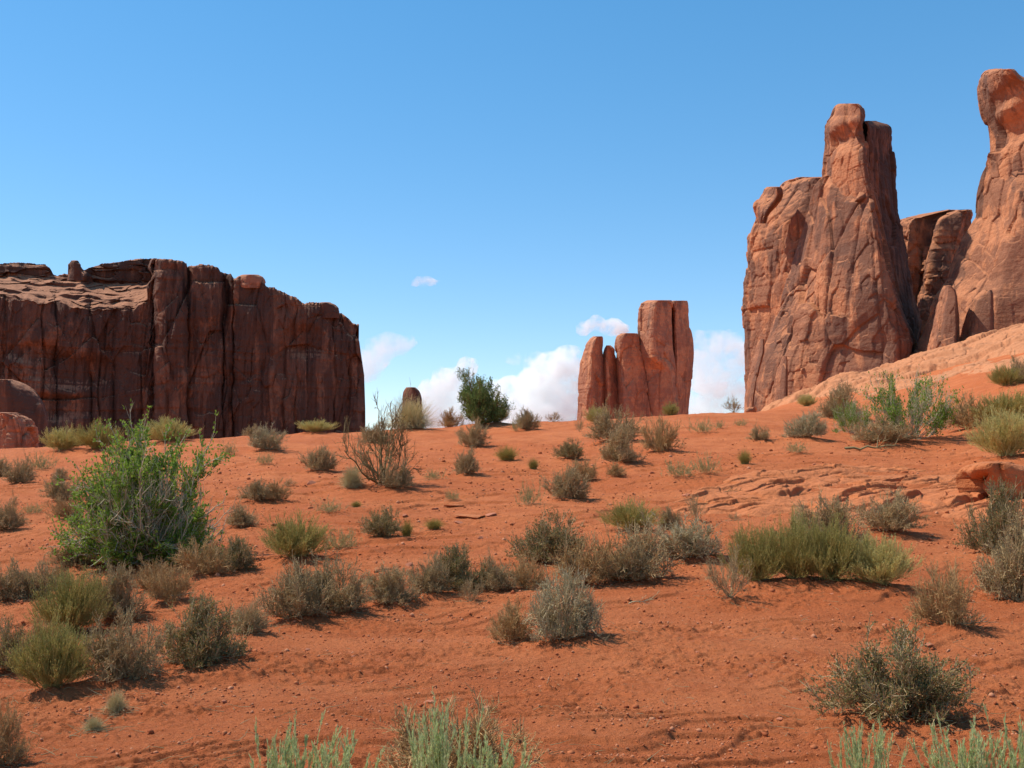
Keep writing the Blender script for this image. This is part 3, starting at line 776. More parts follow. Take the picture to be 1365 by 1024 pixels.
M = {
 'grey_stem':  plant_mat("grey_twig", (0.382, 0.255, 0.120), (0.611, 0.424, 0.210)),
 'grey_leaf':  plant_mat("grey_olive_leaf", (0.281, 0.201, 0.083), (0.483, 0.348, 0.158), trans=0.27, c3=(0.611, 0.435, 0.225)),
 'brown_stem': plant_mat("brown_twig", (0.398, 0.237, 0.098), (0.628, 0.387, 0.165)),
 'brown_leaf': plant_mat("brown_leaf", (0.338, 0.216, 0.083), (0.507, 0.333, 0.135), trans=0.27),
 'pale_stem':  plant_mat("bleached_twig", (0.425, 0.325, 0.170), (0.607, 0.469, 0.262)),
 'pale_leaf':  plant_mat("bleached_leaf", (0.385, 0.307, 0.158), (0.526, 0.415, 0.223), trans=0.27),
 'broom_stem': plant_mat("green_broom_stem", (0.329, 0.270, 0.074), (0.517, 0.410, 0.126)),
 'broom_leaf': plant_mat("green_broom_tip", (0.353, 0.308, 0.082), (0.541, 0.454, 0.141), trans=0.32, c3=(0.564, 0.389, 0.148)),
 'pgreen_stem': plant_mat("pale_broom_stem", (0.470, 0.378, 0.126), (0.659, 0.518, 0.193)),
 'pgreen_leaf': plant_mat("pale_broom_tip", (0.517, 0.443, 0.148), (0.706, 0.583, 0.215), trans=0.32),
 'straw':      plant_mat("straw", (0.660, 0.543, 0.271), (0.800, 0.679, 0.377), trans=0.32),
 'tuft':       plant_mat("yellow_grass", (0.372, 0.301, 0.070), (0.529, 0.423, 0.126), trans=0.32),
 'sagelow_stem': plant_mat("low_sage_stem", (0.372, 0.301, 0.133), (0.510, 0.414, 0.189)),
 'sagelow_leaf': plant_mat("low_sage_leaf", (0.353, 0.310, 0.126), (0.510, 0.432, 0.189), trans=0.32),
 'sage_stem':  plant_mat("sage_stalk", (0.616, 0.572, 0.258), (0.792, 0.734, 0.350)),
 'sage_leaf':  plant_mat("sage_leaf", (0.462, 0.540, 0.228), (0.682, 0.713, 0.334), trans=0.37),
 'olive_stem': plant_mat("olive_twig", (0.297, 0.188, 0.086), (0.604, 0.432, 0.239)),
 'olive_leaf': plant_mat("olive_leaf", (0.160, 0.155, 0.050), (0.300, 0.265, 0.100), trans=0.32, c3=(0.500, 0.280, 0.100)),
 'green_stem': plant_mat("bare_grey_branch", (0.40, 0.33, 0.20), (0.62, 0.53, 0.36)),
 'green_leaf': plant_mat("green_leaf", (0.157, 0.255, 0.032), (0.327, 0.440, 0.068), trans=0.42),
 'juniper_leaf': plant_mat("juniper_spray", (0.132, 0.184, 0.045), (0.275, 0.324, 0.090), trans=0.27),
 'dead_stem':  plant_mat("dead_branch", (0.186, 0.127, 0.055), (0.323, 0.228, 0.098)),
}

def b_grey(seed, leafy=1.0, fine=0.0042, n=40, dense=1.0):
    b = Bush(seed)
    p = b.mains(n, 0.46, radians(2), radians(88), 0.008, 5, 0.07, 0.04, lr=(0.72, 0.98))
    a = b.side(p, 10, 0.20, 0.0052, (0.35, 0.95), 0.2, 1.0, 3, 0.06)
    c = b.side(a, int(9 * dense), 0.10, fine, (0.35, 1.0), 0.15, 1.0, 2, 0.10)
    b.leaves(c, max(1, int(2.6 * leafy)), 0.024, 0.010, 0.2, 1.0, 0.8, 0.3)
    b.leaves(a, max(1, int(3 * leafy)), 0.026, 0.011, 0.2, 1.0, 0.9, 0.3)
    return b.fit()

def b_broom(seed, n=150, leafy=3):
    b = Bush(seed)
    p = b.mains(n, 0.6, radians(14), radians(89), 0.0045, 4, 0.09, 0.05, 0.2, wander=0.03)
    a = b.side(p, 8, 0.22, 0.0036, (0.12, 0.5), 0.2, 0.95, 3, 0.22, 0.03)
    c = b.side(a, 4, 0.12, 0.0030, (0.1, 0.5), 0.2, 1.0, 2, 0.2, 0.03)
    b.leaves(c, leafy, 0.03, 0.008, 0.3, 1.0, 0.4, 0.4)
    return b.fit()

def b_grass(seed, n=420, lo=40):
    b = Bush(seed)
    b.mains(n, 0.6, radians(lo), radians(89), 0.0035, 5, 0.10, -0.25, 0.5, wander=0.02)
    return b.fit()

def b_low(seed):
    b = Bush(seed)
    p = b.mains(50, 0.5, radians(10), radians(70), 0.004, 4, 0.18, 0.1)
    a = b.side(p, 9, 0.13, 0.003, (0.3, 0.8), 0.15, 1.0, 2, 0.25)
    b.leaves(a, 7, 0.03, 0.010, 0.1, 1.0, 0.7, 0.4)
    return b.fit()

def b_sage(seed, n=34):
    b = Bush(seed)
    p = b.mains(n, 0.75, radians(58), radians(88), 0.007, 7, 0.15, 0.05, 0.2, wander=0.022)
    a = b.side(p, 17, 0.085, 0.0030, (0.25, 0.6), 0.12, 0.97, 2, 0.35)
    b.leaves(p, 110, 0.046, 0.0095, 0.08, 1.0, 0.45, 0.6)
    b.leaves(a, 11, 0.036, 0.008, 0.0, 1.0, 0.45, 0.6)
    return b.fit()

def b_twig(seed):
    b = Bush(seed)
    p = b.mains(18, 0.6, radians(24), radians(88), 0.010, 5, 0.03, 0.1, wander=0.06)
    a = b.side(p, 8, 0.26, 0.006, (0.3, 0.8), 0.25, 1.0, 4, 0.15, 0.07)
    c = b.side(a, 7, 0.11, 0.004, (0.3, 0.9), 0.2, 1.0, 2, 0.1)
    b.leaves(c, 1, 0.022, 0.010, 0.3, 1.0, 0.9, 0.2)
    return b.fit()

def b_dead(seed):
    b = Bush(seed); r = b.r
    az = lambda n: r.uniform(0, 2 * pi, n)
    p = b.mains(10, 0.62, radians(28), radians(86), 0.022, 7, 0.03, 0.06, az=az, wander=0.05)
    a = b.side(p, 7, 0.30, 0.0085, (0.4, 0.9), 0.3, 1.0, 5, 0.1, 0.07)
    c = b.side(a, 6, 0.14, 0.0045, (0.4, 0.9), 0.25, 1.0, 3, 0.05, 0.06)
    b.side(c, 3, 0.07, 0.003, (0.4, 0.9), 0.3, 1.0, 2, 0.05)
    q = b.mains(16, 0.34, radians(10), radians(60), 0.007, 4, 0.1, 0.1)
    b.side(q, 10, 0.14, 0.004, (0.3, 0.9), 0.2, 1.0, 3, 0.1)
    b.leaves(c, 1, 0.02, 0.008, 0.3, 1.0, 0.9, 0.2, keep=lambda x, r: r.uniform(size=len(x)) < 0.4)
    return b.fit()

def b_leafy(seed):      # tall leafy shrub: leaves along the top shoots and the skirt, bare grey twigs between
    b = Bush(seed); r = b.r
    p = np.concatenate([b.mains(46, 0.62, radians(6), radians(50), 0.009, 7, 0.07, 0.03, 0.3, wander=0.035),
                        b.mains(34, 0.82, radians(48), radians(88), 0.010, 7, 0.06, 0.05, 0.4, wander=0.035)])
    tall = p[p[:, -1, 2] > np.percentile(p[:, -1, 2], 42)]
    a = b.side(p, 11, 0.30, 0.0062, (0.3, 0.8), 0.15, 1.0, 4, 0.16, 0.06)
    c = b.side(a, 6, 0.14, 0.0034, (0.3, 0.85), 0.2, 1.0, 3, 0.1, 0.06)
    sk = b.mains(130, 0.52, radians(4), radians(40), 0.005, 4, 0.12, 0.15)
    ska = b.side(sk, 9, 0.14, 0.003, (0.3, 0.9), 0.2, 1.0, 2, 0.2)
    top = b.side(tall, 18, 0.13, 0.003, (0.3, 0.9), 0.55, 1.0, 3, 0.2)
    def where(q, r):
        rr = np.hypot(q[:, 0], q[:, 1]); z = q[:, 2]
        pr = 0.05 + 0.9 * sstep(0.55, 0.75, z + 0.15 * noise3(q[:, 0] * 5, q[:, 1] * 5, z * 5)) + 0.6 * sstep(0.26, 0.10, z) + 0.5 * sstep(-0.08, -0.35, q[:, 0])
        pr = pr * (0.35 + 0.95 * sstep(-0.25, 0.2, noise3(q[:, 0] * 7 + 3, q[:, 1] * 7, z * 7)))
        pr = pr * (1 - 0.9 * sstep(0.08, -0.10, q[:, 1]) * sstep(0.2, 0.3, z) * sstep(0.72, 0.58, z) * sstep(0.36, 0.24, np.abs(q[:, 0] - 0.06)))
        return r.uniform(size=len(q)) < pr
    b.leaves(c, 12, 0.030, 0.019, 0.1, 1.0, 0.9, 0.3, 0.008, where)
    b.leaves(top, 16, 0.032, 0.019, 0.0, 1.0, 0.9, 0.3, 0.010)
    b.leaves(ska, 13, 0.030, 0.019, 0.0, 1.0, 0.9, 0.4, 0.012)
    return b.fit(99.3, 99.95)

def b_patchy(seed):     # spreading shrub with bare dark branches and leafy patches
    b = Bush(seed); r = b.r
    p = b.mains(34, 0.7, radians(8), radians(80), 0.010, 6, 0.08, 0.06, 0.4, wander=0.05)
    a = b.side(p, 8, 0.28, 0.0055, (0.3, 0.8), 0.25, 1.0, 4, 0.14, 0.06)
    c = b.side(a, 6, 0.13, 0.0035, (0.3, 0.85), 0.2, 1.0, 3, 0.1, 0.06)
    def where(q, r):
        n = noise3(q[:, 0] * 4 + 1.7, q[:, 1] * 4, q[:, 2] * 4)
        return r.uniform(size=len(q)) < 0.12 + 0.9 * sstep(0.0, 0.25, n)
    b.leaves(c, 9, 0.030, 0.018, 0.0, 1.0, 0.9, 0.3, 0.01, where)
    b.leaves(a, 5, 0.030, 0.018, 0.2, 1.0, 0.9, 0.3, 0.01, where)
    return b.fit()

def b_juniper(seed):
    b = Bush(seed); r = b.r
    p = b.mains(26, 0.75, radians(8), radians(86), 0.018, 7, 0.05, 0.05, 0.3, wander=0.055)
    a = b.side(p, 9, 0.28, 0.008, (0.4, 0.9), 0.3, 1.0, 4, 0.15, 0.06)
    c = b.side(a, 8, 0.12, 0.004, (0.4, 0.9), 0.3, 1.0, 3, 0.1, 0.06)
    def where(q, r):
        n = noise3(q[:, 0] * 4.5 + 4.7, q[:, 1] * 4.5, q[:, 2] * 4.5)
        return (r.uniform(size=len(q)) < 0.35 + 0.8 * sstep(-0.25, 0.15, n)) & ~((q[:, 0] < -0.05) & (q[:, 0] > -0.3) & (q[:, 2] > 0.7) & (r.uniform(size=len(q)) < 0.75))
    b.leaves(c, 20, 0.040, 0.018, 0.0, 1.0, 0.9, 0.2, 0.02, where)
    b.leaves(a, 6, 0.032, 0.014, 0.4, 1.0, 0.9, 0.2, 0.014, where)
    return b.fit(96.5, 99.3)

# kind: (object name, category, group, builder, stem material, leaf material, stem part, leaf part, number of variants)
KINDS = {
 'grey':  ('grey_shrub', 'shrub', 'grey twiggy shrubs scattered over the red slope', lambda s: b_grey(s), 'grey_stem', 'grey_leaf', 'twigs', 'foliage', 5),
 'brown': ('brown_shrub', 'shrub', 'brown twiggy shrubs scattered over the red slope', lambda s: b_grey(s, 0.5, 0.0042, 34, 0.9), 'brown_stem', 'brown_leaf', 'twigs', 'foliage', 3),
 'pale':  ('pale_shrub', 'shrub', 'pale bleached shrubs on the red slope', lambda s: b_grey(s, 0.7, 0.0046, 40), 'pale_stem', 'pale_leaf', 'twigs', 'foliage', 2),
 'olive': ('olive_shrub', 'shrub', 'dark olive shrubs on bare dirt', lambda s: b_grey(s, 2.0, 0.0038, 36, 1.0), 'olive_stem', 'olive_leaf', 'twigs', 'foliage', 2),
 'broom': ('broom_shrub', 'shrub', 'green broom-like shrubs on the slope', lambda s: b_broom(s), 'broom_stem', 'broom_leaf', 'stems', 'foliage', 3),
 'pgreen': ('pale_broom_shrub', 'shrub', 'pale green broom-like shrubs along the crest', lambda s: b_broom(s, 150, 4), 'pgreen_stem', 'pgreen_leaf', 'stems', 'foliage', 2),
 'straw': ('straw_grass', 'grass clump', 'dry straw grass clumps', lambda s: b_grass(s, 1500, 15), 'straw', None, None, None, 2),
 'tuft':  ('grass_tuft', 'grass clump', 'yellow-green grass tufts', lambda s: b_grass(s, 800, 30), 'tuft', None, None, None, 2),
 'low':   ('low_sage', 'shrub', 'low pale sage mats on the slope', lambda s: b_low(s), 'sagelow_stem', 'sagelow_leaf', 'stems', 'foliage', 2),
 'sage':  ('sagebrush', 'shrub', 'pale green sage plants along the bottom edge', lambda s: b_sage(s), 'sage_stem', 'sage_leaf', 'stalks', 'foliage', 3),
 'twig':  ('twiggy_bush', 'shrub', 'sparse twiggy bushes on the slope', lambda s: b_twig(s), 'grey_stem', 'grey_leaf', 'twigs', 'foliage', 3),
 'dead':  ('dead_shrub', 'dead shrub', None, lambda s: b_dead(s), 'dead_stem', 'grey_leaf', 'branches', 'foliage', 1),
 'leafy': ('leafy_shrub', 'shrub', None, lambda s: b_leafy(s), 'green_stem', 'green_leaf', 'branches', 'foliage', 1),
 'patchy': ('leafy_shrub', 'shrub', None, lambda s: b_patchy(s), 'green_stem', 'green_leaf', 'branches', 'foliage', 1),
 'juniper': ('juniper_tree', 'tree', None, lambda s: b_juniper(s), 'dead_stem', 'juniper_leaf', 'trunk', 'crown', 1),
}

# ------------------------------------------------------------------ plants: where each stands (photo column and row of its foot, width and height there)
PLANTS = [
 # along the crest, from the long cliff to the towers
 ('pgreen', 82, 603, 50, 30, "pale yellow-green shrub beside the cracked outcrop below the long cliff"),
 ('broom', 130, 602, 52, 36, "green broom shrub on the crest just behind the big leafy shrub's left edge"),
 ('pgreen', 222, 592, 66, 30, "wide pale green shrub on the crest behind the big leafy shrub's top"),
 ('grey', 338, 583, 24, 16, "tiny grey shrub on the crest against the dark cliff, left of a larger one"),
 ('pale', 357, 602, 44, 31, "grey-green bush just under the crest below the middle of the dark cliff"),
 ('low', 303, 608, 30, 19, "dry low grassy shrub on the crest right of the big leafy shrub"),
 ('low', 354, 621, 26, 15, "small low dry plant below the grey-green crest bush under the dark cliff"),
 ('pgreen', 420, 579, 50, 15, "low flat pale shrub on the crest under the dark cliff's right half"),
 ('grey', 497, 593, 36, 28, "round grey shrub on the crest seen through the dead shrub's upper branches"),
 ('straw', 548, 577, 70, 42, "straw coloured dome of dry grass in front of the tiny far butte"),
 ('brown', 601, 571, 30, 25, "brownish crest shrub between the straw dome and the juniper tree"),
 ('juniper', 638, 570, 70, 66, "dark green juniper tree on the skyline, brightest green thing on the crest"),
 ('pgreen', 662, 568, 32, 28, "pale bush pressed against the right side of the juniper tree"),
 ('low', 688, 576, 18, 22, "small pale crest bush touching a grey shrub, right of the juniper"),
 ('grey', 704, 574, 30, 27, "grey crest shrub halfway between the juniper and the upright slabs"),
 ('twig', 738, 565, 24, 14, "tiny dark twiggy bush on the skyline just left of the upright slabs"),
 ('twig', 772, 577, 14, 20, "thin sprig at the left foot of the upright slabs"),
 ('pgreen', 796, 566, 30, 22, "small olive bush against the foot of the leftmost upright slab"),
 ('broom', 894, 553, 20, 18, "little green bush against the base of the tallest upright slabs"),
 ('twig', 978, 552, 28, 23, "bare grey bush alone on the skyline just left of the tall tower"),
 ('low', 988, 569, 20, 10, "low pale grass just below the skyline bush beside the tall tower"),
 ('low', 935, 578, 42, 20, "low pale grass patch under the crest right of the upright slabs"),
 ('low', 960, 571, 16, 11, "small pale tuft between a low grass patch and the skyline bush"),
 # upper slope, under the upright slabs
 ('grey', 819, 592, 58, 46, "large grey shrub directly below the upright slabs, behind a rounder one"),
 ('grey', 828, 621, 52, 48, "round dark grey shrub in front of the larger shrub below the slabs"),
 ('brown', 882, 604, 44, 46, "tall loose brown-grey shrub below the tallest slab, right of a round pair"),
 ('grey', 630, 596, 38, 36, "grey shrub with dark shadow on the slope just below the juniper"),
 ('grey', 622, 636, 30, 36, "narrow grey shrub lower on the slope, directly below the juniper's shrub"),
 ('tuft', 676, 616, 34, 20, "yellow-green grass tuft on the open slope below the juniper"),
 ('tuft', 711, 625, 17, 16, "smallest yellow grass tuft alone on the open slope below the slabs"),
 ('olive', 761, 614, 34, 25, "olive shrub on the open slope left of the round dark shrub"),
 ('brown', 777, 641, 36, 29, "brown-grey shrub just behind the round grey ball of the middle slope"),
 ('grey', 755, 669, 52, 41, "neat round ball of a grey shrub on the middle slope"),
 ('low', 706, 678, 38, 33, "pale greenish low bush left of the round grey ball shrub"),
 ('brown', 821, 637, 26, 17, "small brown bush below the round dark shrub under the slabs"),
 ('low', 904, 641, 46, 22, "low pale sage mat at the upper edge of the slickrock ledge"),
 ('low', 941, 637, 42, 28, "taller pale sage mat touching another at the slickrock ledge's upper edge"),
 ('twig', 928, 698, 28, 36, "sparse upright twiggy bush standing on the slickrock ledge's left end"),
 ('twig', 980, 692, 18, 12, "tiny dark bush on the slickrock beside the sparse twiggy one"),
 ('grey', 1013, 589, 24, 20, "small grey bush on the red slope below the tall tower's left corner"),
 ('tuft', 993, 623, 20, 20, "yellowish grass tuft on red dirt above the slickrock ledge"),
 ('pale', 1075, 588, 54, 34, "pale straw-grey shrub on the red slope left of the leafy shrubs"),
 ('low', 1062, 608, 32, 14, "small low grey plant just below the pale straw-grey shrub"),
 # upper slope, right, under the towers
 ('pgreen', 1075, 543, 26, 16, "small bush at the very foot of the tall tower's face"),
 ('grey', 1122, 560, 52, 46, "grey upright shrub with a green skirt at the tower's slickrock foot"),
 ('patchy', 1135, 580, 52, 44, "bright green leafy bush in front of the grey upright shrub"),
 ('patchy', 1212, 594, 116, 86, "spreading shrub of bare dark branches and green leaf patches below the gap"),
 ('grey', 1178, 597, 72, 36, "low grey shrub under the spreading shrub's bare branches"),
 ('brown', 1292, 577, 60, 46, "brown shrub between the spreading leafy shrub and the right-hand green ones"),
 ('broom', 1345, 572, 84, 42, "green-topped shrub behind the largest green shrub of the right edge"),
 ('pgreen', 1342, 615, 92, 62, "large pale green shrub at the right edge above the slickrock cave"),
 ('broom', 1340, 518, 36, 28, "small green bush highest on the sand at the right edge"),
 ('grey', 1360, 512, 30, 36, "grey bush at the right edge touching the highest green bush"),
 # middle left
 ('grey', -2, 634, 30, 24, "grey shrub cut by the left edge, the highest one there"),
 ('grey', 28, 647, 36, 33, "dark-footed grey shrub on the red slope below the cracked outcrop"),
 ('low', 55, 628, 44, 26, "pale dry brush just under the cracked outcrop at left"),
 ('grey', 80, 640, 18, 15, "tiny dark grey shrub above two bigger ones left of the leafy shrub"),
 ('grey', 83, 669, 44, 33, "grey shrub left of the leafy shrub, upper of a touching pair"),
 ('brown', 88, 695, 40, 32, "brownish shrub left of the leafy shrub, lower of a touching pair"),
 ('grey', 6, 709, 42, 42, "grey shrub with a dark foot at the left edge, level with the leafy shrub"),
 ('low', 44, 690, 30, 14, "thin dry grass on the dirt right of a dark-footed left edge shrub"),
 ('leafy', 196, 750, 190, 196, "big leafy green shrub with bare grey branches, tallest plant on the slope"),
 ('grey', 340, 670, 38, 26, "grey shrub right of the leafy shrub, left half of a low pair"),
 ('brown', 369, 669, 30, 26, "brown shrub right of the leafy shrub, right half of a low pair"),
 ('grey', 320, 702, 42, 28, "small grey shrub close to the leafy shrub's right branch tips"),
 ('twig', 385, 648, 20, 11, "tiny dark plant just above the low pair of shrubs"),
 ('brown', 268, 766, 62, 46, "brownish shrub at the leafy shrub's lower right, joined to a greener one"),
 ('olive', 312, 759, 50, 42, "greenish olive shrub right of the brownish one at the leafy shrub's foot"),
 ('grey', 95, 758, 54, 28, "low grey shrub on bare dirt left of the leafy shrub's foot"),
 ('grey', 8, 806, 60, 50, "dark grey shrub at the left edge, left end of a row of three"),
 ('grey', 48, 802, 50, 42, "middle grey shrub of the row of three at the left edge"),
 ('brown', 76, 788, 36, 32, "smallest shrub at the right end of the row of three by the left edge"),
 ('brown', 204, 786, 52, 42, "brown shrub directly below the leafy shrub"),
 ('brown', 226, 805, 58, 46, "brown shrub over bleached dead wood below the leafy shrub"),
 ('grey', 425, 629, 40, 31, "grey shrub with a dark shadow alone on the slope left of the dead shrub"),
 ('straw', 469, 655, 36, 29, "bright straw yellow grass at the left foot of the dead shrub"),
 ('dead', 510, 652, 104, 116, "dead shrub with bare dark branches reaching above the crest"),
 ('grey', 530, 657, 36, 36, "round dark grey shrub at the right foot of the dead shrub"),
 ('low', 580, 642, 36, 15, "faint low dry plant on the slope right of the dead shrub"),
 ('low', 602, 668, 22, 14, "small grey-green cushion on bare slope below the faint dry plant"),
 ('tuft', 475, 679, 16, 9, "tiny green plant on bare dirt below the dead shrub"),
 ('low', 436, 690, 46, 20, "patch of thin dry grass below left of the dead shrub"),
 ('tuft', 579, 705, 30, 14, "low yellow-green grass on bare dirt below the grey-green cushion"),
 ('broom', 395, 749, 76, 56, "bright green broom shrub with soft stems in the middle left of the slope"),
 ('low', 454, 735, 52, 28, "pale dry brush joined to the right of the bright green broom"),
 ('olive', 511, 719, 52, 37, "olive-grey shrub at mid slope with green grass on its right side"),
 ('tuft', 542, 714, 20, 24, "green grass tuft on the right side of the olive-grey shrub"),
 # lower left clump
 ('grey', 152, 826, 80, 68, "dark grey shrub at the upper right of the lower left clump"),
 ('broom', 94, 846, 92, 80, "yellow-green broom shrub filling the middle of the lower left clump"),
 ('broom', 70, 928, 98, 90, "pale green broom at the lower left corner of the clump"),
 ('grey', 160, 916, 106, 86, "brownish-grey shrub in the centre front of the lower left clump"),
 ('olive', 262, 893, 112, 84, "wide open twiggy shrub at the clump's right end casting a shadow"),
 ('grey', 329, 852, 52, 42, "small grey shrub just right of the wide open twiggy shrub"),
 ('olive', 12, 898, 54, 66, "dark shrub at the left edge beside the lower left clump"),
 ('brown', 58, 872, 48, 42, "brown shrub between the left edge dark shrub and the green broom"),
 ('brown', -4, 1018, 68, 80, "brown-green shrub cut by the left edge in the bottom corner"),
 ('straw', 154, 960, 34, 32, "pale dry grass wisp on bare dirt below the lower left clump"),
 ('straw', 124, 984, 30, 20, "flattened dry grass wisp nearest the bottom left corner shrub"),
 # the middle row
 ('grey', 398, 830, 84, 70, "dark grey shrub at the left end of the middle shrub row"),
 ('grey', 447, 822, 92, 68, "full grey shrub second from the left end of the middle row"),
 ('grey', 520, 812, 74, 46, "low grey shrub in a dip of the middle shrub row"),
 ('grey', 572, 802, 56, 50, "grey shrub left of the row's highest shrub"),
 ('olive', 612, 793, 78, 56, "highest dark shrub of the middle row left of its gap"),
 ('twig', 627, 806, 34, 30, "thin twiggy bush in front of the middle row's highest dark shrub"),
 ('grey', 662, 794, 50, 44, "grey shrub behind the lone round foreground shrub, left of a pair"),
 ('brown', 702, 790, 50, 42, "brown-grey shrub behind the lone round foreground shrub, right of a pair"),
 ('olive', 738, 752, 84, 64, "olive-grey shrub at the upper left of the centre right thicket"),
 ('brown', 785, 782, 88, 62, "brownish shrub at the thicket's lower left over dark dead wood"),
 ('broom', 842, 712, 64, 38, "bright green broom rising behind the grey thicket"),
 ('grey', 893, 706, 28, 28, "small dark grey shrub right of the bright green broom"),
 ('grey', 850, 774, 100, 74, "tall grey twiggy shrub in the middle of the thicket"),
 ('pale', 912, 753, 88, 50, "whitish bleached shrub at the right end of the grey thicket"),
 ('twig', 974, 803, 64, 70, "open twiggy bush with a thick dark foot left of the green clump"),
 ('pale', 752, 862, 98, 82, "lone round silvery grey shrub on bare foreground dirt with a dark shadow"),
 ('brown', 682, 860, 62, 52, "small leaning brown bush left of the lone silvery shrub"),
 # right clump
 ('broom', 1008, 782, 82, 72, "olive green broom at the left end of the right-hand green clump"),
 ('broom', 1062, 784, 84, 84, "green broom below the straw plume in the right-hand clump"),
 ('straw', 1068, 735, 34, 58, "straw yellow plume of dry grass standing out of the right-hand clump"),
 ('grey', 1108, 748, 84, 70, "grey shrub at the back of the right-hand clump"),
 ('broom', 1110, 787, 84, 84, "dense yellow-green broom at the front of the right-hand clump"),
 ('pgreen', 1172, 790, 96, 62, "pale green spreading broom at the right end of the right-hand clump"),
 ('grey', 1186, 713, 74, 52, "dark round grey shrub against the slickrock behind the right-hand clump"),
 ('olive', 1332, 742, 78, 92, "dark shrub at the right edge below the slickrock cave"),
 ('grey', 1364, 800, 96, 112, "large grey shrub cut by the right edge below the dark one"),
 ('brown', 1262, 838, 76, 80, "scraggly twiggy bush with bleached branches and shadow on bare dirt"),
 # foreground
 ('olive', 1203, 966, 176, 110, "large dark olive shrub with a black shadow in the lower right foreground"),
 ('brown', 606, 1050, 190, 96, "faint brown-green shrub behind the pale sage at the bottom centre"),
 ('sage', 385, 1120, 90, 138, "thin pale sage stalks at the bottom edge, leftmost of the sages"),
 ('sage', 440, 1125, 110, 118, "short pale sage stalks right of the leftmost stalks at the bottom edge"),
 ('sage', 582, 1125, 100, 166, "tallest pale green sage at the bottom centre"),
 ('sage', 650, 1130, 100, 126, "pale green sage touching the right of the tallest bottom centre sage"),
 ('sage', 1160, 1125, 96, 138, "feathery pale sage leaning in front of the large dark olive shrub"),
 ('sage', 1290, 1130, 110, 130, "upright pale sage at the bottom edge under the dark shrub's shadow"),
 ('sage', 1358, 1125, 76, 142, "pale sage stalks in the bottom right corner"),
]
_place = []
for i, (k, u, v, w, h, lab) in enumerate(PLANTS):
    x, y = hit(u, v)
    s = y / F
    if 3 < y < 70 and w * s > 0.25:
        MOUNDS.append((x, y, 0.55 * w * s, 0.07 * w * s if k not in ('sage', 'leafy') else 0.02))
    _place.append((x, y, s))

# ------------------------------------------------------------------ the ground, one sheet from the camera's feet to the horizon
def build_ground():
    fine = np.radians(np.linspace(-31, 31, 1150))
    rest = np.radians(np.concatenate([np.linspace(-180, -32, 60), fine * 0, np.linspace(32, 180, 60)[:-1]]))
    th = np.concatenate([np.radians(np.linspace(-180, -32, 60)), fine, np.radians(np.linspace(32, 180, 60)[:-1])])
    r = np.exp(np.concatenate([np.linspace(math.log(0.3), math.log(2.8), 20)[:-1], np.linspace(math.log(2.8), math.log(30), 1250)[:-1], np.linspace(math.log(30), math.log(62), 180)[:-1],
                               np.linspace(math.log(62), math.log(160), 60)[:-1], np.linspace(math.log(160), math.log(9000), 40)]))
    x = r[:, None] * np.sin(th)[None]; y = r[:, None] * np.cos(th)[None]
    z = ground_h(x.ravel(), y.ravel()).reshape(x.shape)
    V = np.concatenate([np.stack([x, y, z], -1).reshape(-1, 3), [[0, 0, 0.12]]])
    nr, nc = x.shape
    q = grid_faces(nr, nc, True, True)
    c = np.stack([np.full(nc, nr * nc), np.roll(np.arange(nc), -1), np.arange(nc)], 1)
    me = new_mesh("ground", V, [q[:, ::-1] if False else q, c], M_sand)
    o = link("ground", me); tag(o, "bare red dirt slope rising to the crest", "ground", None, "structure")
build_ground()

# ------------------------------------------------------------------ plants: build one of each variant, copy the rest
_proto = {}
_count = {}
_rn = random.Random(5)
for (k, u, v, w, h, lab), (x, y, s) in zip(PLANTS, _place):
    name, cat, grp, fn, ms, ml, pa, pb, nv = KINDS[k]
    c = _count.get(k, 0); _count[k] = c + 1
    key = (k, c % nv) if k != 'patchy' else (k, 0)
    if key not in _proto:
        b = fn(100 + 17 * (c % nv) + sum(map(ord, k)))
        if pa:
            root = link(name, None)
            child(root, pa, b.stem_mesh(pa, M[ms]))
            if b.lf: child(root, pb, b.leaf_mesh(pb, M[ml]))
        else:
            root = link(name, b.stem_mesh(name, M[ms]))
        _proto[key] = root; o = root
    else:
        o = copy_tree(_proto[key])
    o.location = (x, y, float(ground_h(np.array([x]), np.array([y]), False)[0]) - 0.012 * h * s)
    f = (1.02 if y < 12.5 else 1.12) if k in ('grey', 'brown', 'olive', 'broom') else 1.0
    o.scale = (w * s * f, w * s * f, h * s * (0.98 if f > 1 else 1.0))
    o.rotation_euler = (0, 0, 0 if k in ('leafy', 'juniper', 'dead') else _rn.uniform(0, 2 * pi))
    tag(o, lab, cat, grp)

# ------------------------------------------------------------------ stones
def stone_mesh(name, seed, mat, sub=2):
    import bmesh
    bm = bmesh.new(); bmesh.ops.create_icosphere(bm, subdivisions=sub, radius=0.5)
    me = bpy.data.meshes.new(name); bm.to_mesh(me); bm.free()
    n = len(me.vertices); P = np.empty(n * 3, np.float32); me.vertices.foreach_get("co", P); P = P.reshape(-1, 3).astype(float)
    rr = np.random.default_rng(seed)
    for _ in range(9):                                   # chip flat faces off
        d = nrm(rr.normal(size=3)); h = rr.uniform(0.22, 0.40); q = P @ d
        P -= np.maximum(0, q - h)[:, None] * d
    P *= np.array([1, rr.uniform(0.6, 0.9), rr.uniform(0.4, 0.65)])
    P *= (1 + 0.08 * noise3(P[:, 0] * 5 + seed, P[:, 1] * 5, P[:, 2] * 5))[:, None]
    me.vertices.foreach_set("co", P.astype(np.float32).ravel()); me.update()
    if mat: me.materials.append(mat)
    return me, P

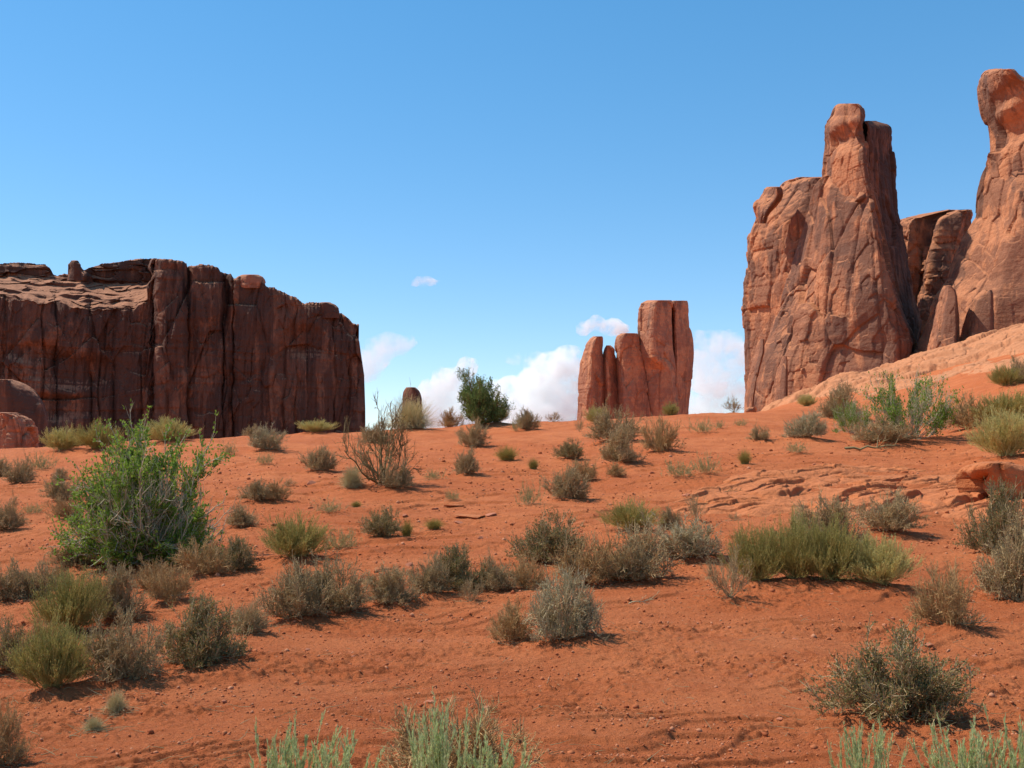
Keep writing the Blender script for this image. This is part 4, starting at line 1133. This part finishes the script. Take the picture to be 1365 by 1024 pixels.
M_stone = rock_mat("loose_stone", (0.52, 0.19, 0.10), (0.40, 0.13, 0.065), (0.28, 0.085, 0.045), 0.4, 0.05, 0.2, 0.4)
STONES = [(440,820,26,12),(870,632,9,5),(1060,852,12,6),(1238,856,14,7),(1120,938,18,9),(575,935,26,11),(540,690,12,6),(612,695,18,7),(655,688,24,7),(415,646,16,8),(365,700,10,5),(135,652,12,6),
 (95,700,9,5),(545,758,14,8),(760,775,9,6),(1190,828,10,5),(915,660,14,7),(650,955,18,10),(840,905,8,5),(930,870,8,4),(580,560+120,12,6),(640,720,10,5),(470,880,12,7),(300,935,9,6),(720,915,10,6),
 (1000,905,9,5),(1040,960,11,6),(880,960,9,6),(1110,800,9,5),(1300,870,10,6),(1325,905,9,6),(230,660,9,5),(410,870,9,5),(560,860,10,6),(1085,620,8,5),(1100,634,9,5),(1065,632,8,5),(900,585,7,4),(690,655,8,4),(985,640,9,4)]
smesh = [stone_mesh("loose_stone", 30 + i, M_stone)[0] for i in range(6)]
for i, (u, v, w, h) in enumerate(STONES):
    x, y = hit(u, v); k = y / F
    z = float(ground_h(np.array([x]), np.array([y]), False)[0])
    o = link("loose_stone", smesh[i % 6], None, (x, y, z + 0.10 * h * k))
    o.scale = (w * k, w * k, h * k * 1.9); o.rotation_euler = (_rn.uniform(-.15, .15), _rn.uniform(-.15, .15), _rn.uniform(0, 6.28))
    tag(o, "loose chip of red sandstone lying on the bare dirt", "stone", "loose stones on the red slope")

def build_gravel(n=30000):
    rr = np.random.default_rng(3)
    base = [stone_mesh("chip", 60 + i, None, 1) for i in range(5)]
    VV, FF, off = [], [], 0
    th = np.radians(rr.uniform(-29, 29, n)); r = np.exp(rr.uniform(math.log(3.5), math.log(34), n))
    x = r * np.sin(th); y = r * np.cos(th)
    keep = noise2(x / 1.3 + 4, y / 1.0) + 0.35 * rr.normal(size=n) > 0.05
    x, y, r = x[keep], y[keep], r[keep]
    z = ground_h(x, y)
    size = 0.0033 * r ** 0.75 * np.exp(rr.normal(0, 0.5, len(x))) + 0.004
    ang = rr.uniform(0, 6.28, len(x))
    for b, (me, P) in enumerate(base):
        F3 = np.array([p.vertices[:] for p in me.polygons]); bpy.data.meshes.remove(me)
        i = np.nonzero(np.arange(len(x)) % 5 == b)[0]
        c, s_ = np.cos(ang[i])[:, None], np.sin(ang[i])[:, None]
        V = np.stack([x[i][:, None] + size[i][:, None] * (P[None, :, 0] * c - P[None, :, 1] * s_), y[i][:, None] + size[i][:, None] * (P[None, :, 0] * s_ + P[None, :, 1] * c),
                      z[i][:, None] + size[i][:, None] * (P[None, :, 2] * 1.2 + 0.12)], -1)
        f = F3[None] + (np.arange(len(i)) * len(P))[:, None, None] + off
        VV.append(V.reshape(-1, 3)); FF.append(f.reshape(-1, 3)); off += V.shape[0] * V.shape[1]
    me = new_mesh("gravel", np.concatenate(VV), [np.concatenate(FF)], M_gravel, smooth=False)
    for b, _ in base: pass
    tag(link("gravel", me), "small red clods and pebbles strewn over the bare dirt", "gravel", None, "stuff")
M_gravel = plant_mat("gravel_chip", (0.33, 0.085, 0.03), (0.50, 0.165, 0.065), 0.95, 0.0, (0.53, 0.22, 0.11))
build_gravel()

# the hollow block at the end of the slickrock ledge
x, y = hit(1312, 672)
o = pillar("hollow_boulder", [(618,1296,1352),(621,1284,1368),(627,1276,1384),(636,1270,1392),(648,1271,1394),(660,1274,1394),(675,1276,1394),(700,1276,1394)], y + 0.5, 0.9,
       [(-1,0.2),(-0.7,-0.6),(-0.2,-1),(0.5,-0.9),(1,0.1),(0.5,0.9),(-0.5,0.9)], M_ledge, 260, 130, 0.7, 0.12, 0.3, 0.6, 0.8, corner=0.02, dome=0.1,
       dent=((1303,650,0.20,0.8),(1296,655,0.16,0.6)))
tag(o, "hollowed pale block with a small dark cave at the right end of the ledge", "rock")

# dead wood on the ground
def branch(u, v, span, ang, lab, seed, mat='pale_stem'):
    x, y = hit(u, v); k = y / F
    b = Bush(seed); d = np.array([[cos(ang), sin(ang), 0.10]])
    p = b.grow(np.array([[-0.5 * cos(ang), -0.5 * sin(ang), 0.05]]), d, np.array([1.0]), 0.032, 8, 0.0, 0.03)
    q = b.side(p, 5, 0.40, 0.014, (0.5, 0.9), 0.3, 0.9, 4, 0.25, 0.05)
    b.side(q, 3, 0.18, 0.008, (0.4, 0.9), 0.3, 1.0, 3, 0.1)
    o = link("dead_branch", b.stem_mesh("dead_branch", M[mat]), None, (x, y, float(ground_h(np.array([x]), np.array([y]), False)[0])))
    o.scale = (span * k,) * 3
    tag(o, lab, "dead branch", "dead branches lying on the slope")
branch(232, 806, 46, 0.3, "bleached dead branch under the brown shrub below the leafy shrub", 1)
branch(798, 776, 30, 1.2, "grey dead branch stub at the thicket's dark lower left foot", 2)
branch(1288, 836, 56, 0.35, "thin bleached branch on the dirt beside the scraggly twiggy bush", 3)
branch(1160, 603, 70, 0.1, "dark dead branch lying at the spreading leafy shrub's left foot", 4, 'dead_stem')
branch(955, 660, 46, 0.0, "thin dead branch on the slickrock above the sparse upright bush", 5, 'dead_stem')
branch(855, 808, 34, 0.1, "thin pale stick lying right of the lone silvery shrub", 6)

# ------------------------------------------------------------------ clouds
def cloud_mat(dens):
    m = bpy.data.materials.new("cloud"); m.use_nodes = True; nt = m.node_tree; nt.nodes.remove(nt.nodes["Principled BSDF"])
    g = NT(nt); v = g.n("ShaderNodeVolumePrincipled")
    v.inputs["Color"].default_value = (0.988, 1, 0.988, 1); v.inputs["Anisotropy"].default_value = 0.0
    n = g.noise(0.014, 7, 0.7)
    g.l(g.rng(n, 0.42, 0.60, 0.0, dens), v.inputs["Density"])
    g.l(v.outputs[0], nt.nodes["Material Output"].inputs["Volume"])
    return m
M_cloud = cloud_mat(0.042); M_thin = cloud_mat(0.015); M_wisp = cloud_mat(0.034)

def cloud(puffs, lab, seed, mat, Y=3000.0):
    """puffs: (column, row, radius across in photo pixels)"""
    mb = bpy.data.metaballs.new("cloud_puffs"); mb.resolution = 18; mb.render_resolution = 18; mb.threshold = 0.25
    ob = bpy.data.objects.new("cloud_puffs", mb); COL.objects.link(ob)
    rr = random.Random(seed); c = np.array(at(puffs[0][0], puffs[0][1], Y))
    for (u, v, r) in puffs:
        for k in range(5):
            e = mb.elements.new()
            du, dv = (0, 0) if k == 0 else (rr.uniform(-1, 1) * r * 0.75, rr.uniform(-0.9, 0.5) * r * 0.55)
            q = np.array(at(u + du, v + dv, Y + rr.uniform(-0.7, 0.7) * r * Y / F)) - c
            e.co = tuple(q); e.radius = r * Y / F * (1.35 if k == 0 else rr.uniform(0.6, 1.05))
    bpy.context.view_layer.update()
    dg = bpy.context.evaluated_depsgraph_get()
    me = bpy.data.meshes.new_from_object(ob.evaluated_get(dg))
    bpy.data.objects.remove(ob); bpy.data.metaballs.remove(mb)
    me.name = "cloud"; me.materials.clear(); me.materials.append(mat)
    o = link("cloud", me, None, c)
    tag(o, lab, "cloud", "white clouds low in the blue sky")
cloud([(552,378,6),(562,376,9),(574,375,8),(586,378,6)], "small lone white cloud highest in the sky, above the far butte", 1, M_wisp)
cloud([(778,438,12),(797,432,12),(818,436,14),(832,439,8)], "small white cloud just left of the tallest upright slab's top", 2, M_cloud)
cloud([(735,500,34),(755,480,22),(715,515,30),(690,535,30),(665,525,22),(760,525,32),(640,545,22),(700,572,44),(745,572,46),(655,580,36)], "biggest white heaped cloud behind the juniper and the slabs", 3, M_cloud)
cloud([(600,508,20),(622,492,16),(580,522,18),(560,535,18),(615,530,22),(585,570,34),(550,575,30),(620,572,34)], "white heaped cloud above the far butte, left of the juniper", 4, M_cloud)
cloud([(502,470,24),(525,460,16),(545,455,10),(490,490,22)], "thin wispy cloud touching the right end of the long cliff", 5, M_thin)
cloud([(688,479,10),(676,480,6)], "tiny faint cloud between the two heaped clouds", 6, M_thin)
cloud([(945,470,30),(972,455,18),(985,480,26),(950,505,30),(930,452,12)], "pale cloud between the upright slabs and the tall tower", 7, M_thin)
cloud([(950,530,26),(985,525,22),(915,540,20),(950,568,34),(980,566,30)], "faint low cloud on the skyline left of the tall tower's foot", 8, M_thin)

BLOCKS = [(1003,547,20,12),(1022,546,14,8),(1046,545,16,9),(1062,541,10,6),(1085,533,14,8),(1104,527,10,6),(1150,512,12,7),(1172,505,16,9),(1215,490,18,10),(1268,474,12,7),(1330,455,14,8)]
for i, (u, v, w, h) in enumerate(BLOCKS):
    th = math.atan((u - 682.5) / F); r0 = 112.0
    x, y = r0 * sin(th), r0 * cos(th)
    k = y / F; z = float(at(u, v, y)[2])
    if i == 0: bm_ = [stone_mesh("fallen_block", 90 + q, M_tower, 3)[0] for q in range(4)]
    o = link("fallen_block", bm_[i % 4], None, (x, y, z))
    o.scale = (w * k, w * k, h * k * 1.9); o.rotation_euler = (0, 0, i * 1.3)
    tag(o, "fallen sandstone block lying at the foot of the tall towers", "rock", "fallen blocks at the foot of the towers")

# ------------------------------------------------------------------ litter of dead twigs and straw under the plants
def build_litter(n=5200):
    b = Bush(77); r = b.r
    big = [(x, y, w * s) for (k, u, v, w, h, lab), (x, y, s) in zip(PLANTS, _place) if 3 < y < 32]
    i = r.integers(0, len(big), n)
    c = np.array(big)[i]
    d = c[:, 2] * (0.2 + np.abs(r.normal(0, 0.42, n))); a = r.uniform(0, 2 * pi, n)
    x = c[:, 0] + d * np.cos(a); y = c[:, 1] + d * np.sin(a)
    free = r.uniform(size=n) < 0.12
    th = np.radians(r.uniform(-28, 28, n)); rr = np.exp(r.uniform(math.log(4), math.log(22), n))
    x = np.where(free, rr * np.sin(th), x); y = np.where(free, rr * np.cos(th), y)
    z = ground_h(x, y) + 0.004
    az = r.uniform(0, 2 * pi, n); dr = np.stack([np.cos(az), np.sin(az), r.uniform(-0.05, 0.30, n)], 1)
    b.grow(np.stack([x, y, z], 1), dr, r.uniform(0.03, 0.14, n), np.full(n, 0.0021), 3, 0.0, 0.06)
    tag(link("plant_litter", b.stem_mesh("plant_litter", M['pale_leaf'])), "dry twigs and straw lying under the shrubs", "litter", None, "stuff")
build_litter()

for i, (u, v, w, h, lab) in enumerate([(630,689,58,7,"long flat pale rock half buried in the middle of the bare slope"), (507,769,42,9,"flat pale rock behind the left part of the middle shrub row"),
        (606,676,30,6,"small flat pale rock uphill of the long half buried one"), (445,819,32,13,"pale broken rock at the foot of the middle row's left shrubs"), (600,938,52,12,"low crumbling red rock on the foreground dirt above the tallest sage")]):
    x, y = hit(u, v); k = y / F
    o = link("flat_rock", stone_mesh("flat_rock", 140 + i, M_ledge if i != 3 else M_slick, 4)[0], None, (x, y, float(ground_h(np.array([x]), np.array([y]), False)[0]) + 0.01))
    o.scale = (w * k, w * k * 1.1, h * k * 1.7); o.rotation_euler = (0.04, 0.03, i * 1.1)
    tag(o, lab, "rock")
